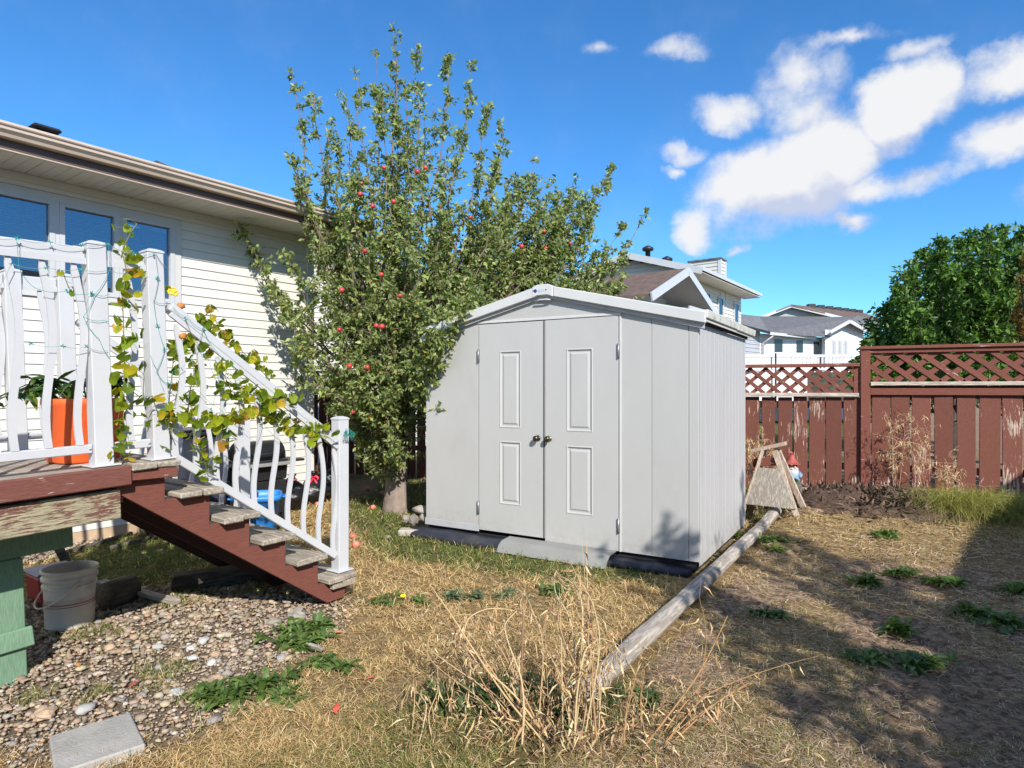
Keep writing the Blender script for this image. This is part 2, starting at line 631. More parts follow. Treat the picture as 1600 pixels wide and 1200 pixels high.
M['door_white'] = mat('door_white', (0.445, 0.442, 0.43), 0.42, 0.025, 3, splash=(.1, .36, (.36, .32, .27), .4), stretch=(2, 2, 0.6), bump=0.05, bscale=40, dirt=(0.40, 0.39, 0.37), dirt_amt=0.45, dscale=3)
M['shed_side'] = mat('shed_side', (0.455, 0.453, 0.457), 0.5, 0.05, 5, splash=(.05, .5, (.32, .29, .22), .6), stretch=(1, 1, 0.25), bump=0.05, dirt=(0.40, 0.405, 0.42), dirt_amt=0.6, dscale=5)
M['shed_trim'] = mat('shed_trim', (0.55, 0.55, 0.54), 0.45, 0.04, 3, dirt=(0.5, 0.5, 0.47), dirt_amt=0.3, dscale=8)
M['gutter_dirty'] = mat('gutter_dirty', (0.60, 0.60, 0.55), 0.55, 0.08, 4, dirt=(0.16, 0.17, 0.11), dirt_amt=0.85, dscale=11)
M['track_grey'] = mat('track_grey', (0.42, 0.42, 0.43), 0.55, 0.08, 4, dirt=(0.3, 0.28, 0.25), dirt_amt=0.5, dscale=7)
M['dark_gap'] = mat('dark_gap', (0.02, 0.02, 0.022), 0.9, 0.1, 3)
M['hinge_steel'] = mat('hinge_steel', (0.33, 0.33, 0.34), 0.4, 0.1, 20, metal=0.6)
M['knob_bronze'] = mat('knob_bronze', (0.10, 0.092, 0.07), 0.28, 0.3, 40, metal=0.9)
M['knob_brass'] = mat('knob_brass', (0.36, 0.33, 0.19), 0.32, 0.25, 40, metal=0.9)
M['ramp_grey'] = mat('ramp_grey', (0.25, 0.25, 0.235), 0.65, 0.08, 4, bump=0.1, dirt=(0.28, 0.27, 0.25), dirt_amt=0.4, dscale=4)
M['label_blue'] = mat('label_blue', (0.03, 0.03, 0.22), 0.4, 0.2, 9)
M['label_grey'] = mat('label_grey', (0.42, 0.52, 0.58), 0.5, 0.1, 9)
M['brown_paint'] = mat_wood('brown_paint', (0.165, 0.062, 0.047), (0.38, 0.34, 0.28), 0.32, 'x', rand=0.08)
M['brown_peel'] = mat_wood('brown_peel', (0.145, 0.062, 0.048), (0.31, 0.27, 0.18), 0.50, 'x', grain=2.6, pscale=3.0)
M['brown_shaded'] = mat_wood('brown_shaded', (0.045, 0.02, 0.016), (0.12, 0.1, 0.08), 0.14, 'x')  # stringer brown with the shade under the stairs put into the colour
M['brown_clean'] = mat_wood('brown_clean', (0.165, 0.058, 0.042), (0.32, 0.26, 0.2), 0.14, 'x')
M['fence_board'] = mat_wood('fence_board', (0.165, 0.060, 0.042), (0.42, 0.32, 0.255), 0.315, 'z', worn_z=(0.0, 0.5, 0.09), rand=0.14)
M['fence_rail'] = mat_wood('fence_rail', (0.195, 0.067, 0.047), (0.45, 0.36, 0.3), 0.30, 'x', rand=0.08)
M['fence_lattice'] = mat_wood('fence_lattice', (0.185, 0.065, 0.046), (0.45, 0.35, 0.3), 0.25, 'x', rand=0.12)
M['fence_bare'] = mat_wood('fence_bare', (0.28, 0.17, 0.14), (0.52, 0.45, 0.38), 0.85, 'x')
M['grey_wood'] = mat_wood('grey_wood', (0.21, 0.115, 0.08), (0.34, 0.295, 0.235), 0.82, 'y', rand=0.12)
M['deck_wood'] = mat_wood('deck_wood', (0.21, 0.115, 0.085), (0.36, 0.31, 0.25), 0.85, 'x', rand=0.12)
M['green_paint'] = mat_wood('green_paint', (0.165, 0.275, 0.18), (0.3, 0.28, 0.2), 0.18, 'z', rand=0.05)
M['timber'] = mat_wood('timber', (0.27, 0.235, 0.20), (0.40, 0.355, 0.305), 0.55, 'x', grain=0.8)
M['old_ply'] = mat_wood('old_ply', (0.29, 0.25, 0.21), (0.38, 0.34, 0.285), 0.6, 'z')
M['lath'] = mat_wood('lath', (0.42, 0.31, 0.23), (0.52, 0.42, 0.33), 0.6, 'z')
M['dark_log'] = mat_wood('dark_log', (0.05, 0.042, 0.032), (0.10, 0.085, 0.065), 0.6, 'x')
M['bark'] = mat('bark', (0.27, 0.21, 0.175), 0.9, 0.3, 9, stretch=(1, 1, .45), bump=1.0, bscale=38, dirt=(0.12, 0.10, 0.085), dirt_amt=0.7, dscale=11)
M['twig'] = mat('twig', (0.19, 0.13, 0.10), 0.85, 0.25, 20, bump=0.4)
M['bark_dark'] = mat('bark_dark', (0.09, 0.075, 0.06), 0.9, 0.3, 12, bump=0.6)
M['concrete'] = mat('concrete', (0.36, 0.34, 0.31), 0.9, 0.15, 7, bump=0.5, bscale=60)
M['block_dark'] = mat('block_dark', (0.15, 0.125, 0.105), 0.95, 0.35, 14, bump=1.0, bscale=50)
M['stone'] = mat('stone', (0.27, 0.24, 0.205), 0.9, 0.25, 6, bump=0.5, bscale=30, rand=0.35)
M['stone_pale'] = mat('stone_pale', (0.47, 0.455, 0.43), 0.85, 0.15, 7, bump=0.3, bscale=30, rand=0.25)
M['stone_tan'] = mat('stone_tan', (0.42, 0.30, 0.20), 0.85, 0.2, 7, bump=0.3, bscale=30, rand=0.25)
M['net_teal'] = mat('net_teal', (0.02, 0.30, 0.24), 0.5, 0.1, 5)
M['net_grey'] = mat('net_grey', (0.22, 0.30, 0.30), 0.5, 0.2, 8)
M['steel_dark'] = mat('steel_dark', (0.03, 0.03, 0.032), 0.45, 0.3, 6, metal=0.3)
M['steel_light'] = mat('steel_light', (0.45, 0.45, 0.45), 0.4, 0.1, 6, metal=0.5)
M['flower_yellow'] = mat('flower_yellow', (0.85, 0.62, 0.02), 0.6, 0.1, 30)
M['apple_red'] = mat('apple_red', (0.46, 0.045, 0.05), 0.35, 0.35, 14, spec=0.5, rand=0.25)
M['apple_fallen'] = mat('apple_fallen', (0.62, 0.17, 0.12), 0.4, 0.4, 18, spec=0.5, rand=0.25)
M['vine_leaf'] = mat_leaf('vine_leaf', trans=0.45, use_tint=False, cols=[(0.0, (0.13, 0.20, 0.025)), (0.35, (0.25, 0.33, 0.024)), (0.72, (0.42, 0.46, 0.03)), (0.90, (0.58, 0.48, 0.03)), (0.96, (0.62, 0.36, 0.02)), (1.0, (0.42, 0.18, 0.05))])
M['pepper_leaf'] = mat_leaf('pepper_leaf', trans=0.3, use_tint=False, rough=0.4, cols=[(0.0, (0.022, 0.06, 0.010)), (0.6, (0.05, 0.115, 0.018)), (0.9, (0.10, 0.18, 0.03)), (1.0, (0.45, 0.36, 0.05))])
M['leaf'] = mat_leaf('leaf', trans=0.38, rough=0.45)
M['leaf_gloss'] = mat_leaf('leaf_gloss', trans=0.38, rough=0.4, spec=0.35)
M['grass'] = mat_leaf('grass', trans=0.25, rough=0.75, spec=0.15)
M['dry_stem'] = mat_leaf('dry_stem', trans=0.12, rough=0.6, spec=0.25)

# ================================================================== the ground
def graded(lo, hi, near_lo, near_hi, fine):
    mid = np.arange(near_lo, near_hi + 1e-6, fine)
    def out(a, b):
        n = 22
        k = np.linspace(0, 1, n + 1)[1:]
        return a + (b - a) * k ** 3.2 + (np.sign(b - a) * fine * n * k * (1 - k ** 2.2))
    return np.concatenate([out(near_lo, lo)[::-1], mid, out(near_hi, hi)])


def poly_mask(X, Y, poly, soft):
    """1 inside a polygon on the ground, fading out over 'soft' metres across its outline"""
    P = np.array([(p[0], p[1]) for p in poly])
    inside = np.zeros(X.shape, bool)
    dist = np.full(X.shape, 1e9)
    n = len(P)
    for i in range(n):
        (x1, y1), (x2, y2) = P[i], P[(i + 1) % n]
        c = ((y1 > Y) != (y2 > Y)) & (X < (x2 - x1) * (Y - y1) / (y2 - y1 + 1e-12) + x1)
        inside ^= c
        ex, ey = x2 - x1, y2 - y1
        t = np.clip(((X - x1) * ex + (Y - y1) * ey) / (ex * ex + ey * ey), 0, 1)
        dist = np.minimum(dist, np.hypot(X - x1 - t * ex, Y - y1 - t * ey))
    s = np.where(inside, dist, -dist)
    return sm(-soft, soft, s)


def vnoise(X, Y, sc, seed):
    """cheap smooth value noise on arrays"""
    x, y = X * sc + seed * 13.7, Y * sc + seed * 7.3
    xi, yi = np.floor(x), np.floor(y)
    fx, fy = x - xi, y - yi
    fx, fy = fx * fx * (3 - 2 * fx), fy * fy * (3 - 2 * fy)
    def h(a, b):
        v = np.sin(a * 127.1 + b * 311.7 + seed * 74.7) * 43758.5453
        return v - np.floor(v)
    return (h(xi, yi) * (1 - fx) + h(xi + 1, yi) * fx) * (1 - fy) + (h(xi, yi + 1) * (1 - fx) + h(xi + 1, yi + 1) * fx) * fy


GRAVEL = [ground_at(*p) for p in ((-260, 1190), (60, 1190), (300, 1150), (385, 1100), (440, 1050), (490, 1010), (548, 972), (545, 935), (460, 918), (330, 905), (240, 915), (150, 925), (40, 940), (-200, 960))]
GRAVEL2 = [ground_at(*p) for p in ((-150, 905), (60, 880), (205, 838), (300, 800), (395, 795), (210, 822), (60, 812), (-200, 830))]
GREEN = [ground_at(*p) for p in ((540, 775), (640, 800), (665, 842), (800, 862), (960, 885), (1075, 888), (1010, 905), (800, 900), (690, 880), (600, 872), (560, 835), (545, 800))]
GREEN2 = [ground_at(*p) for p in ((100, 850), (330, 815), (400, 860), (260, 920), (110, 930))]


def masks(X, Y):
    g = np.maximum(poly_mask(X, Y, GRAVEL, 0.22), poly_mask(X, Y, GRAVEL2, 0.12))
    tim = 0.43 + 0.638 * (Y - 3.05)
    right = sm(-0.05, 0.2, X - tim)
    gr = np.maximum(poly_mask(X, Y, GREEN, 0.3) * 1.0, poly_mask(X, Y, GREEN2, 0.3) * 0.95)
    gr = np.maximum(gr, 0.85 * sm(6.6, 7.4, Y) * (1 - right) * sm(-2.4, -1.8, X))
    gr = np.maximum(gr, 0.55 * sm(0.50, 0.72, vnoise(X, Y, 1.1, 3)) * (1 - 0.55 * right))
    so = right * (0.30 + 0.62 * sm(0.48, 0.72, vnoise(X, Y, 1.5, 8) * 0.6 + vnoise(X, Y, 4.0, 5) * 0.4))
    so = np.maximum(so, 0.9 * sm(7.0, 7.7, Y) * right)
    return g, gr * (1 - g), so * (1 - g)


gx = graded(-240, 240, -6.0, 7.0, 0.055)
gy = graded(-90, 700, 2.0, 9.4, 0.055)
GX, GY = np.meshgrid(gx, gy)
near = (1 - sm(9, 14, np.hypot(GX, GY - 4)))
mg, mgr, mso = masks(GX, GY)
GZ = gh(GX, GY) + near * (0.018 * (vnoise(GX, GY, 1.7, 1) - .5) + 0.016 * (vnoise(GX, GY, 6.0, 2) - .5) + 0.05 * mso * (vnoise(GX, GY, 9.0, 4) - .5) + 0.03 * (.3 + mso) * (vnoise(GX, GY, 17.0, 6) - .5)) - 0.012
nx, ny = len(gx), len(gy)
ii = (np.arange(ny - 1)[:, None] * nx + np.arange(nx - 1)[None]).ravel()
gme = np_mesh('ground', np.stack([GX.ravel(), GY.ravel(), GZ.ravel()], 1), np.stack([ii, ii + 1, ii + nx + 1, ii + nx], 1),
              np.stack([mg.ravel(), mgr.ravel(), mso.ravel()], 1), True)


def mat_ground():
    m, t, bs, out = new_mat('ground')
    a = t.new('ShaderNodeAttribute')
    a.attribute_name = 'tint'
    sp = t.new('ShaderNodeSeparateColor')
    t.put(sp.inputs[0], a.outputs['Color'])
    tc = t.new('ShaderNodeTexCoord')
    o = tc.outputs['Object']
    n1 = t.noise(o, 3.0, 6.0, 0.65)
    n2 = t.noise(o, 22.0, 6.0, 0.7)
    n3 = t.noise(o, 90.0, 4.0, 0.7)
    straw = t.mix(t.ramp(n2, 0.3, 0.7), (0.13, 0.086, 0.045, 1), (0.44, 0.305, 0.15, 1))
    straw = t.mix(t.math('MULTIPLY', t.ramp(n3, 0.4, 0.7), 0.5), straw, (0.58, 0.42, 0.20, 1))
    soil = t.mix(t.ramp(n2, 0.3, 0.72), (0.12, 0.078, 0.052, 1), (0.54, 0.38, 0.25, 1))
    green = t.mix(t.ramp(n2, 0.3, 0.7), (0.05, 0.065, 0.02, 1), (0.13, 0.15, 0.05, 1))
    grav = t.mix(t.ramp(n3, 0.3, 0.7), (0.13, 0.095, 0.065, 1), (0.36, 0.28, 0.20, 1))
    def edge(ch, k=0.5):
        return t.ramp(t.math('ADD', sp.outputs[ch], t.math('MULTIPLY', t.math('SUBTRACT', n2, 0.5), k)), 0.3, 0.7)
    c = t.mix(edge(2, 0.7), straw, soil)
    c = t.mix(t.math('MULTIPLY', edge(1, 0.8), 0.85), c, green)
    c = t.mix(edge(0, 0.4), c, grav)
    c = t.mix(t.ramp(n1, 0.3, 0.7, 0.0, 0.35), c, t.mix(1.0, c, (0.72, 0.70, 0.70, 1), 'MULTIPLY'))
    t.put(bs.inputs['Base Color'], c)
    bs.inputs['Roughness'].default_value = 0.95
    bs.inputs['Specular IOR Level'].default_value = 0.1
    b = t.new('ShaderNodeBump')
    b.inputs['Strength'].default_value = 0.9
    b.inputs['Distance'].default_value = 0.045
    t.put(b.inputs['Height'], t.math('ADD', n2, t.math('MULTIPLY', n3, 0.4)))
    t.put(bs.inputs['Normal'], b.outputs[0])
    return m


M['ground'] = mat_ground()
tag(link('ground', gme, M['ground']), kind='structure')

# ================================================================== the house (cream siding, along the deck)
DIRX, DIRY = 0.5885, 0.8085                    # direction the house and the deck run in
HROT = math.atan2(DIRY, DIRX)
house = thing('house', 'cream sided house with brown eaves and a row of windows behind the deck', 'house', (-2.65, 8.34, 0), HROT)
EAVE_Z = 3.48
WIN_Z0, WIN_Z1, WIN_S1, WIN_S0 = 2.43, 3.29, -1.79, -4.15
H = house


def s_at(px):
    r = (px - CX) / F_PX
    y = 8.72 / (0.728 - r)
    return (y - 8.34) / 0.8085


wall_m = MB()
wall_m.box(-13, 0, 0.0, 0.14, -0.3, WIN_Z0 - 0.02).box(-13, 0, 0.0, 0.14, WIN_Z1 + 0.02, EAVE_Z + .1)
wall_m.box(WIN_S1 + 0.02, 0, 0.0, 0.14, WIN_Z0 - 0.02, WIN_Z1 + 0.02).box(-13, WIN_S0 - 0.02, 0.0, 0.14, WIN_Z0 - 0.02, WIN_Z1 + 0.02)
wall_m.box(-0.14, 0, 0.14, 9.0, -0.3, EAVE_Z + .1).box(-13, -12.86, 0.14, 9.0, -0.3, EAVE_Z + .1).box(-13, 0, 8.9, 9.04, -0.3, EAVE_Z + .1)
wall_m.build('wall', M['siding'], H)
boxo('foundation', M['stone_tan'], H, -13, 0.0, -0.012, -0.002, -0.3, 0.105, 0)
boxo('room_back', M['dark_gap'], H, -12.8, -0.2, 0.9, 0.95, 1.2, 3.4, 0)
# clapboards, one object per board, each lapping the one below
cz = 0.11
k = 0
pitch = 0.1016
board_me = {}
while cz < EAVE_Z - 0.02:
    z1 = min(cz + pitch, EAVE_Z)
    x0 = WIN_S1 + 0.075 if (z1 > WIN_Z0 - 0.07 and cz < WIN_Z1 + 0.07) else -12.9
    key = (x0, round(z1 - cz, 3))
    if key not in board_me:
        b_ = MB()
        h_ = z1 - cz
        # double profile: one long board, its lower lip standing proud
        b_.prism([(-0.016, 0.0), (-0.002, 0.0), (-0.002, h_ + 0.004), (-0.004, h_ + 0.004), (-0.0145, 0.012)], x0, -0.085)
        board_me[key] = b_.mesh('siding_board')
    link('siding_board', board_me[key], M['siding'], H, (0, 0, cz))
    cz += pitch
    k += 1
boxo('corner_trim', M['siding'], H, -0.085, 0.02, -0.028, 0.06, 0.1, EAVE_Z, 0.004)
boxo('frieze_board', M['siding'], H, -12.9, 0.0, -0.021, -0.001, EAVE_Z - 0.075, EAVE_Z, 0.002)
# window bank: frames, panes and blinds
win_edges = [(WIN_S1, -2.315), (-2.345, -2.865), (-2.90, -4.15)]
glass_m, gt, gb, gout = new_mat('window_glass')
gb.inputs['Base Color'].default_value = (0.9, 0.95, 1.0, 1)
gb.inputs['Roughness'].default_value = 0.015
gb.inputs['IOR'].default_value = 1.5
gl = gt.new('ShaderNodeBsdfGlossy')
gl.inputs['Roughness'].default_value = 0.01
gl.inputs['Color'].default_value = (0.85, 0.92, 1.0, 1)
tr_ = gt.new('ShaderNodeBsdfTransparent')
tr_.inputs['Color'].default_value = (0.62, 0.72, 0.80, 1)
fr = gt.new('ShaderNodeFresnel')
fr.inputs['IOR'].default_value = 1.9
mx_ = gt.new('ShaderNodeMixShader')
gt.l.new(gt.ramp(fr.outputs[0], 0.0, 1.0, 0.07, 1.0, False), mx_.inputs[0])
gt.l.new(tr_.outputs[0], mx_.inputs[1])
gt.l.new(gl.outputs[0], mx_.inputs[2])
gt.l.new(mx_.outputs[0], gout.inputs[0])
M['window_glass'] = glass_m
M['blind'] = mat('blind', (0.72, 0.73, 0.74), 0.5, 0.05, 4)
for i, (b1, a1) in enumerate(win_edges):
    wf = MB()
    fw = 0.045
    wf.box(a1, b1, -0.035, 0.06, WIN_Z0, WIN_Z0 + fw).box(a1, b1, -0.035, 0.06, WIN_Z1 - fw, WIN_Z1)
    wf.box(a1, a1 + fw, -0.035, 0.06, WIN_Z0 + fw, WIN_Z1 - fw).box(b1 - fw, b1, -0.035, 0.06, WIN_Z0 + fw, WIN_Z1 - fw)
    w_ = wf.build('window', M['rail_white'], H)
    boxo('pane', M['window_glass'], w_, a1 + fw, b1 - fw, 0.008, 0.014, WIN_Z0 + fw, WIN_Z1 - fw, 0)
    if i < 2:
        boxo('mullion', M['rail_white'], H, win_edges[i + 1][0] + .001, a1 - .001, -.03, .06, WIN_Z0, WIN_Z1, 0)
    bl = MB()
    zz = WIN_Z0 + 0.06
    while zz < WIN_Z1 - 0.05:
        Mx = Matrix.Translation((0, 0.075, zz)) @ Matrix.Rotation(R(28), 4, 'X')
        bl.box(a1 + 0.05, b1 - 0.05, -0.012, 0.012, -0.0006, 0.0006, Mx)
        zz += 0.0265
    tag(bl.build('blind', M['blind'], w_), kind='stuff')
for (a, b, z0, z1) in ((WIN_S0 - .06, WIN_S1 + .075, WIN_Z1, WIN_Z1 + 0.065), (WIN_S0 - .06, WIN_S1 + .075, WIN_Z0 - 0.065, WIN_Z0), (WIN_S1, WIN_S1 + 0.075, WIN_Z0, WIN_Z1)):
    boxo('window_trim', M['white_vinyl'], H, a, b, -0.026, -0.001, z0, z1, 0.002)
# eaves
n_s = 44
for i in range(n_s):
    a = -12.9 + i * 0.305
    if a > 0.35:
        break
    if i == 0:
        sp_ = MB()
        for q in range(3):                                   # V-grooved soffit panel
            sp_.box(q * 0.101 + 0.002, q * 0.101 + 0.099, -0.60, -0.022, 0.0, 0.012)
        soff_me = sp_.mesh('soffit_panel')
    link('soffit_panel', soff_me, M['soffit'], H, (a, 0, EAVE_Z))
boxo('fascia', M['fascia_brown'], H, -12.9, 0.40, -0.625, -0.601, EAVE_Z - 0.004, EAVE_Z + 0.10, 0.002)
boxo('drip_edge', M['gutter_tan'], H, -12.9, 0.40, -0.632, -0.600, EAVE_Z - 0.014, EAVE_Z - 0.005, 0.001)
gm = MB()
gm.prism([(-0.627, 0.075), (-0.70, 0.078), (-0.712, 0.10), (-0.742, 0.125), (-0.748, 0.165), (-0.752, 0.165), (-0.752, 0.185), (-0.740, 0.185), (-0.738, 0.178), (-0.627, 0.178)], -12.9, 0.42)
gm.build('gutter', M['gutter_tan'], H, 0.0, (0, 0, EAVE_Z))
boxo('gutter_lip', M['fascia_brown'], H, -12.9, 0.42, -0.7495, -0.7475, EAVE_Z + 0.148, EAVE_Z + 0.158, 0)
rf = MB()
rf.prism([(-0.66, EAVE_Z + 0.185), (-0.66, EAVE_Z + 0.20), (4.5, EAVE_Z + 0.20 + 5.16 * 0.333), (9.66, EAVE_Z + 0.2), (9.66, EAVE_Z + 0.185), (4.5, EAVE_Z + 0.185 + 5.16 * 0.333)], -13.3, 0.42)
rf.build('roof', M['shingle_dark'], H)
vm = MB()
vs_ = -2.93
vz = EAVE_Z + 0.145 + (0.20 + 0.66) * 0.333
vm.box(vs_ - .09, vs_ + .09, 0.10, 0.30, vz - 0.12, vz + 0.055).box(vs_ - .12, vs_ + .12, 0.05, 0.35, vz + 0.055, vz + 0.10)
vm.build('roof_vent', M['steel_dark'], H, 0.02)

# ================================================================== the neighbouring house beyond the corner
nb = thing('house', 'pale house past the cream house corner, white sloping roof edge showing through apple tree', 'house', at(480, 608, 12.5) - Vector((0, 0, EYE)), HROT)
nbw = MB()
zt0, zt1 = 4.40, 2.9
for i in range(42):
    z = 0.2 + i * 0.1016
    xe = 9.0 if z < zt1 else 9.0 * (zt0 - z) / (zt0 - zt1)
    if xe > 0.2:
        nbw.prism([(-0.016, z), (0.0, z), (0.0, z + 0.1), (-0.003, z + 0.1)], -3, xe)
nbw.prism([(-3, 0), (9, 0), (9, zt1), (-3, zt0 + 0.5)], 0.0, 0.1, 'y')
tag(nbw.build('siding', M['siding_far'], nb), kind='stuff')
MB().beam((-3, -0.28, zt0 + 0.55), (9.3, -0.28, zt1 - 0.0), 0.04, 0.20).build('fascia', M['rail_white'], nb)
MB().beam((-3, -0.10, zt0 + 0.60), (9.3, -0.10, zt1 + 0.05), 0.50, 0.03).build('soffit', M['siding_grey'], nb)
MB().beam((-3, 1.5, zt0 + 0.68), (9.3, 1.5, zt1 + 0.13), 3.6, 0.03).build('roof', M['shingle_dark'], nb)

# ================================================================== house beyond the shed: two storeys and a chimney
def lapped(mb, x0, x1, z0, z1, pitch, y=0.0, lip=0.02):
    z = z0
    while z < z1 - 1e-4:
        e = min(z + pitch, z1)
        mb.prism([(y - lip, z), (y, z), (y, e), (y - 0.003, e)], x0, x1)
        z = e
    return mb


far = thing('house', 'two storey house with a sided chimney and steep gable rising over the shed roof', 'house', (9.79, 27.0, 0), HROT)
fm = MB()
fm.box(-6.5, -0.003, 0.0, 4.0, 0, 5.6)
lapped(fm, -6.5, 0.0, 2.0, 5.6, 0.15, -0.002, 0.03)
for i in range(36):
    z = 2.0 + i * 0.15
    w_ = 0 if z < 5.5 else (z - 5.5) / 0.66 * 2.0
    if w_ < 1.95:
        fm.box(-6.53, -6.501, w_ + 0.01, 4.0 - w_, z, z + 0.10)
fm.prism([(0, 5.6), (4.0, 5.6), (2.0, 6.15)], -6.5, 0.0, 'x')
tag(fm.build('siding', M['siding_far'], far), kind='stuff')
# main roof: two planes
rm = MB()
sl = 0.30
rm.prism([(-0.75, 5.45), (2.0, 5.45 + 2.75 * sl), (4.75, 5.45), (4.75, 5.55), (2.0, 5.57 + 2.75 * sl), (-0.75, 5.55)], -7.0, 0.35, 'x')
rm.build('roof', M['shingle_grey'], far)
for sgn in (0, 1):
    p0 = (-7.02, -0.78 if not sgn else 4.78, 5.42)
    MB().beam(p0, (-7.02, 2.0, 5.46 + 2.75 * sl), 0.05, 0.22).build('rake_board', M['rail_white'], far)
MB().box(-7.0, 0.36, -0.80, -0.752, 5.44, 5.56).build('fascia', M['rail_white'], far)
MB().box(-7.0, 0.34, -0.75, -0.035, 5.385, 5.40).build('soffit', M['soffit'], far)
for (x0, x1) in ((-4.5, -4.1), (-3.05, -2.55), (-1.0, -0.5)):
    w_ = MB()
    w_.box(x0 - .07, x1 + .07, -0.07, -0.03, 3.78, 3.85).box(x0 - .07, x1 + .07, -0.07, -0.03, 5.05, 5.12).box(x0 - .07, x0, -0.07, -0.03, 3.85, 5.05).box(x1, x1 + .07, -0.07, -0.03, 3.85, 5.05)
    wo = w_.build('window', M['rail_white'], far)
    boxo('pane', M['window_glass'], wo, x0, x1, -0.045, -0.042, 3.85, 5.05, 0)
    boxo('pane_back', M['steel_dark'], wo, x0, x1, -0.036, -0.033, 3.85, 5.05, 0)
cm = MB()
cm.box(-2.70, -2.10, 0.02, 1.22, 4.6, 6.62)
for i in range(14):
    z = 4.62 + i * .145
    cm.box(-2.74, -2.701, 0.03, 1.21, z, z + .105)
    cm.box(-2.69, -2.11, -0.015, 0.019, z, z + .105)
ch = cm.build('chimney', M['siding_far'], far)
for (x, y) in ((-2.70, 0.02), (-2.70, 1.22), (-2.10, 0.02)):
    boxo('corner_trim', M['rail_white'], ch, x - .06, x + .06, y - .06, y + .06, 4.6, 6.62, 0)
MB().box(-2.80, -2.02, -.06, 1.30, 6.621, 6.68).build('cap', M['shingle_grey'], ch)
for (x, y, h_) in ((-6.2, 1.5, .38), (-5.4, 1.1, .2)):
    MB().lathe([(.09, 0), (.09, h_), (.2, h_ + .02), (.2, h_ + .12), (.05, h_ + .2)], 10, (x, y, 5.45 + (y + .75) * sl)).build('roof_vent', M['steel_dark'], far)
# lower gable in front, ridge running away from us
gx0, gx1, gz0, gz1, gy_ = -11.7, -6.2, 3.98, 5.06, -1.0
gmid = (gx0 + gx1) / 2
gsl = (gz1 - gz0) / (gmid - gx0)
lg = MB()
lg.prism([(gx0, gz0), (gmid, gz1), (gx1, gz0), (gx1, gz0 + .1), (gmid, gz1 + .12), (gx0, gz0 + .1)], gy_, 6.5, 'y')
lgo = lg.build('gable_roof', M['shingle_brown'], far)
MB().prism([(gx0 + .02, gz0 - .015), (gmid, gz1 - .015), (gx1 - .02, gz0 - .015), (gx1 - .02, gz0 - .004), (gmid, gz1 - .004), (gx0 + .02, gz0 - .004)], gy_ + .01, gy_ + 1.3, 'y').build('gable_soffit', M['siding_far'], lgo)
for e in (gx0, gx1):
    MB().beam((e, gy_ - .04, gz0 - 0.0), (gmid, gy_ - .04, gz1 + 0.02), 0.05, 0.24, up=(0, 0, 1)).build('rake_board', M['rail_white'], lgo)
lw = MB()
lw.prism([(gx0 + .5, 0), (gx1 - .5, 0), (gx1 - .5, gz0 + .15), (gmid, gz1 - .06), (gx0 + .5, gz0 + .15)], gy_ + 1.3, gy_ + 6.0, 'y')
for i in range(20):
    z = 2.6 + i * .12
    hw = (gx1 - gx0) / 2 - .5 if z < gz0 else max(0, (gz1 - z) / gsl - .1)
    if hw > .2:
        lw.box(gmid - hw, gmid + hw, gy_ + 1.27, gy_ + 1.299, z, z + .085)
tag(lw.build('gable_siding', M['siding_far'], far), kind='stuff')
MB().beam((gx0 + 2.2, gy_ + .5, gz0 - .1), (gx1 - .3, gy_ + .5, gz0 - .1), 1.5, .1).build('porch_roof', M['shingle_grey'], far)
MB().box(gx0 + 2.2, gx1 - .3, gy_ - .3, gy_ - .24, gz0 - .2, gz0 - .02).build('porch_fascia', M['rail_white'], far)

# ================================================================== white bungalow with a deck, beyond the fence
WB0 = at(1157, 608, 28.0)
bung = thing('house', 'white bungalow with dark grey roof and a white railed deck past the back fence', 'house', (WB0.x, WB0.y, 0))
BO = Vector((WB0.x, WB0.y, 0))


def lb(px, py, y):
    return at(px, py, y) - BO


def slab3(name, pts, m_, th=(0, 0, -0.09), parent=None):
    """flat plate through the given corner points, thickened by th"""
    th = Vector(th)
    n = len(pts)
    vs = list(pts) + [p + th for p in pts]
    fs = [tuple(range(n)), tuple(range(2 * n - 1, n - 1, -1))] + [(k, (k + 1) % n, n + (k + 1) % n, n + k) for k in range(n)]
    return MB().add(vs, fs).build(name, M[m_], parent or bung)


def wall3(name, pa, pb, ya, yb, top_a, top_b, m_, extra=None, lap=True):
    """upright wall from pixel column pa at depth ya to pb at yb, clapboarded"""
    A2, B2 = lb(pa, 608, ya), lb(pb, 608, yb)
    d2 = (B2 - A2)
    d2.z = 0
    ln = d2.length
    d2.normalize()
    nrm = Vector((d2.y, -d2.x, 0))
    za = EYE - (top_a - CY) / F_PX * ya
    zb_ = EYE - (top_b - CY) / F_PX * yb
    w_ = MB()
    base = [A2 * 1, B2 * 1]
    for p in base:
        p.z = 0
    w_.add([base[0], base[1], base[1] + Vector((0, 0, zb_)), base[0] + Vector((0, 0, za)), base[0] - nrm * .2, base[1] - nrm * .2, base[1] - nrm * .2 + Vector((0, 0, zb_)), base[0] - nrm * .2 + Vector((0, 0, za))],
           [(0, 1, 2, 3), (7, 6, 5, 4), (0, 4, 5, 1), (1, 5, 6, 2), (2, 6, 7, 3), (3, 7, 4, 0)])
    z = 1.6
    while lap and z < min(za, zb_) - .05:
        for q in (0,):
            a1, b1 = base[0] + Vector((0, 0, z)), base[1] + Vector((0, 0, z))
            w_.add([a1 + nrm * .025, b1 + nrm * .025, b1 + nrm * .004 + Vector((0, 0, .16)), a1 + nrm * .004 + Vector((0, 0, .16)), a1 + nrm * .003, b1 + nrm * .003], [(0, 1, 2, 3), (0, 4, 5, 1)])
        z += .17
    o_ = w_.build(name, M[m_], bung)
    tag(o_, kind='stuff')
    return o_


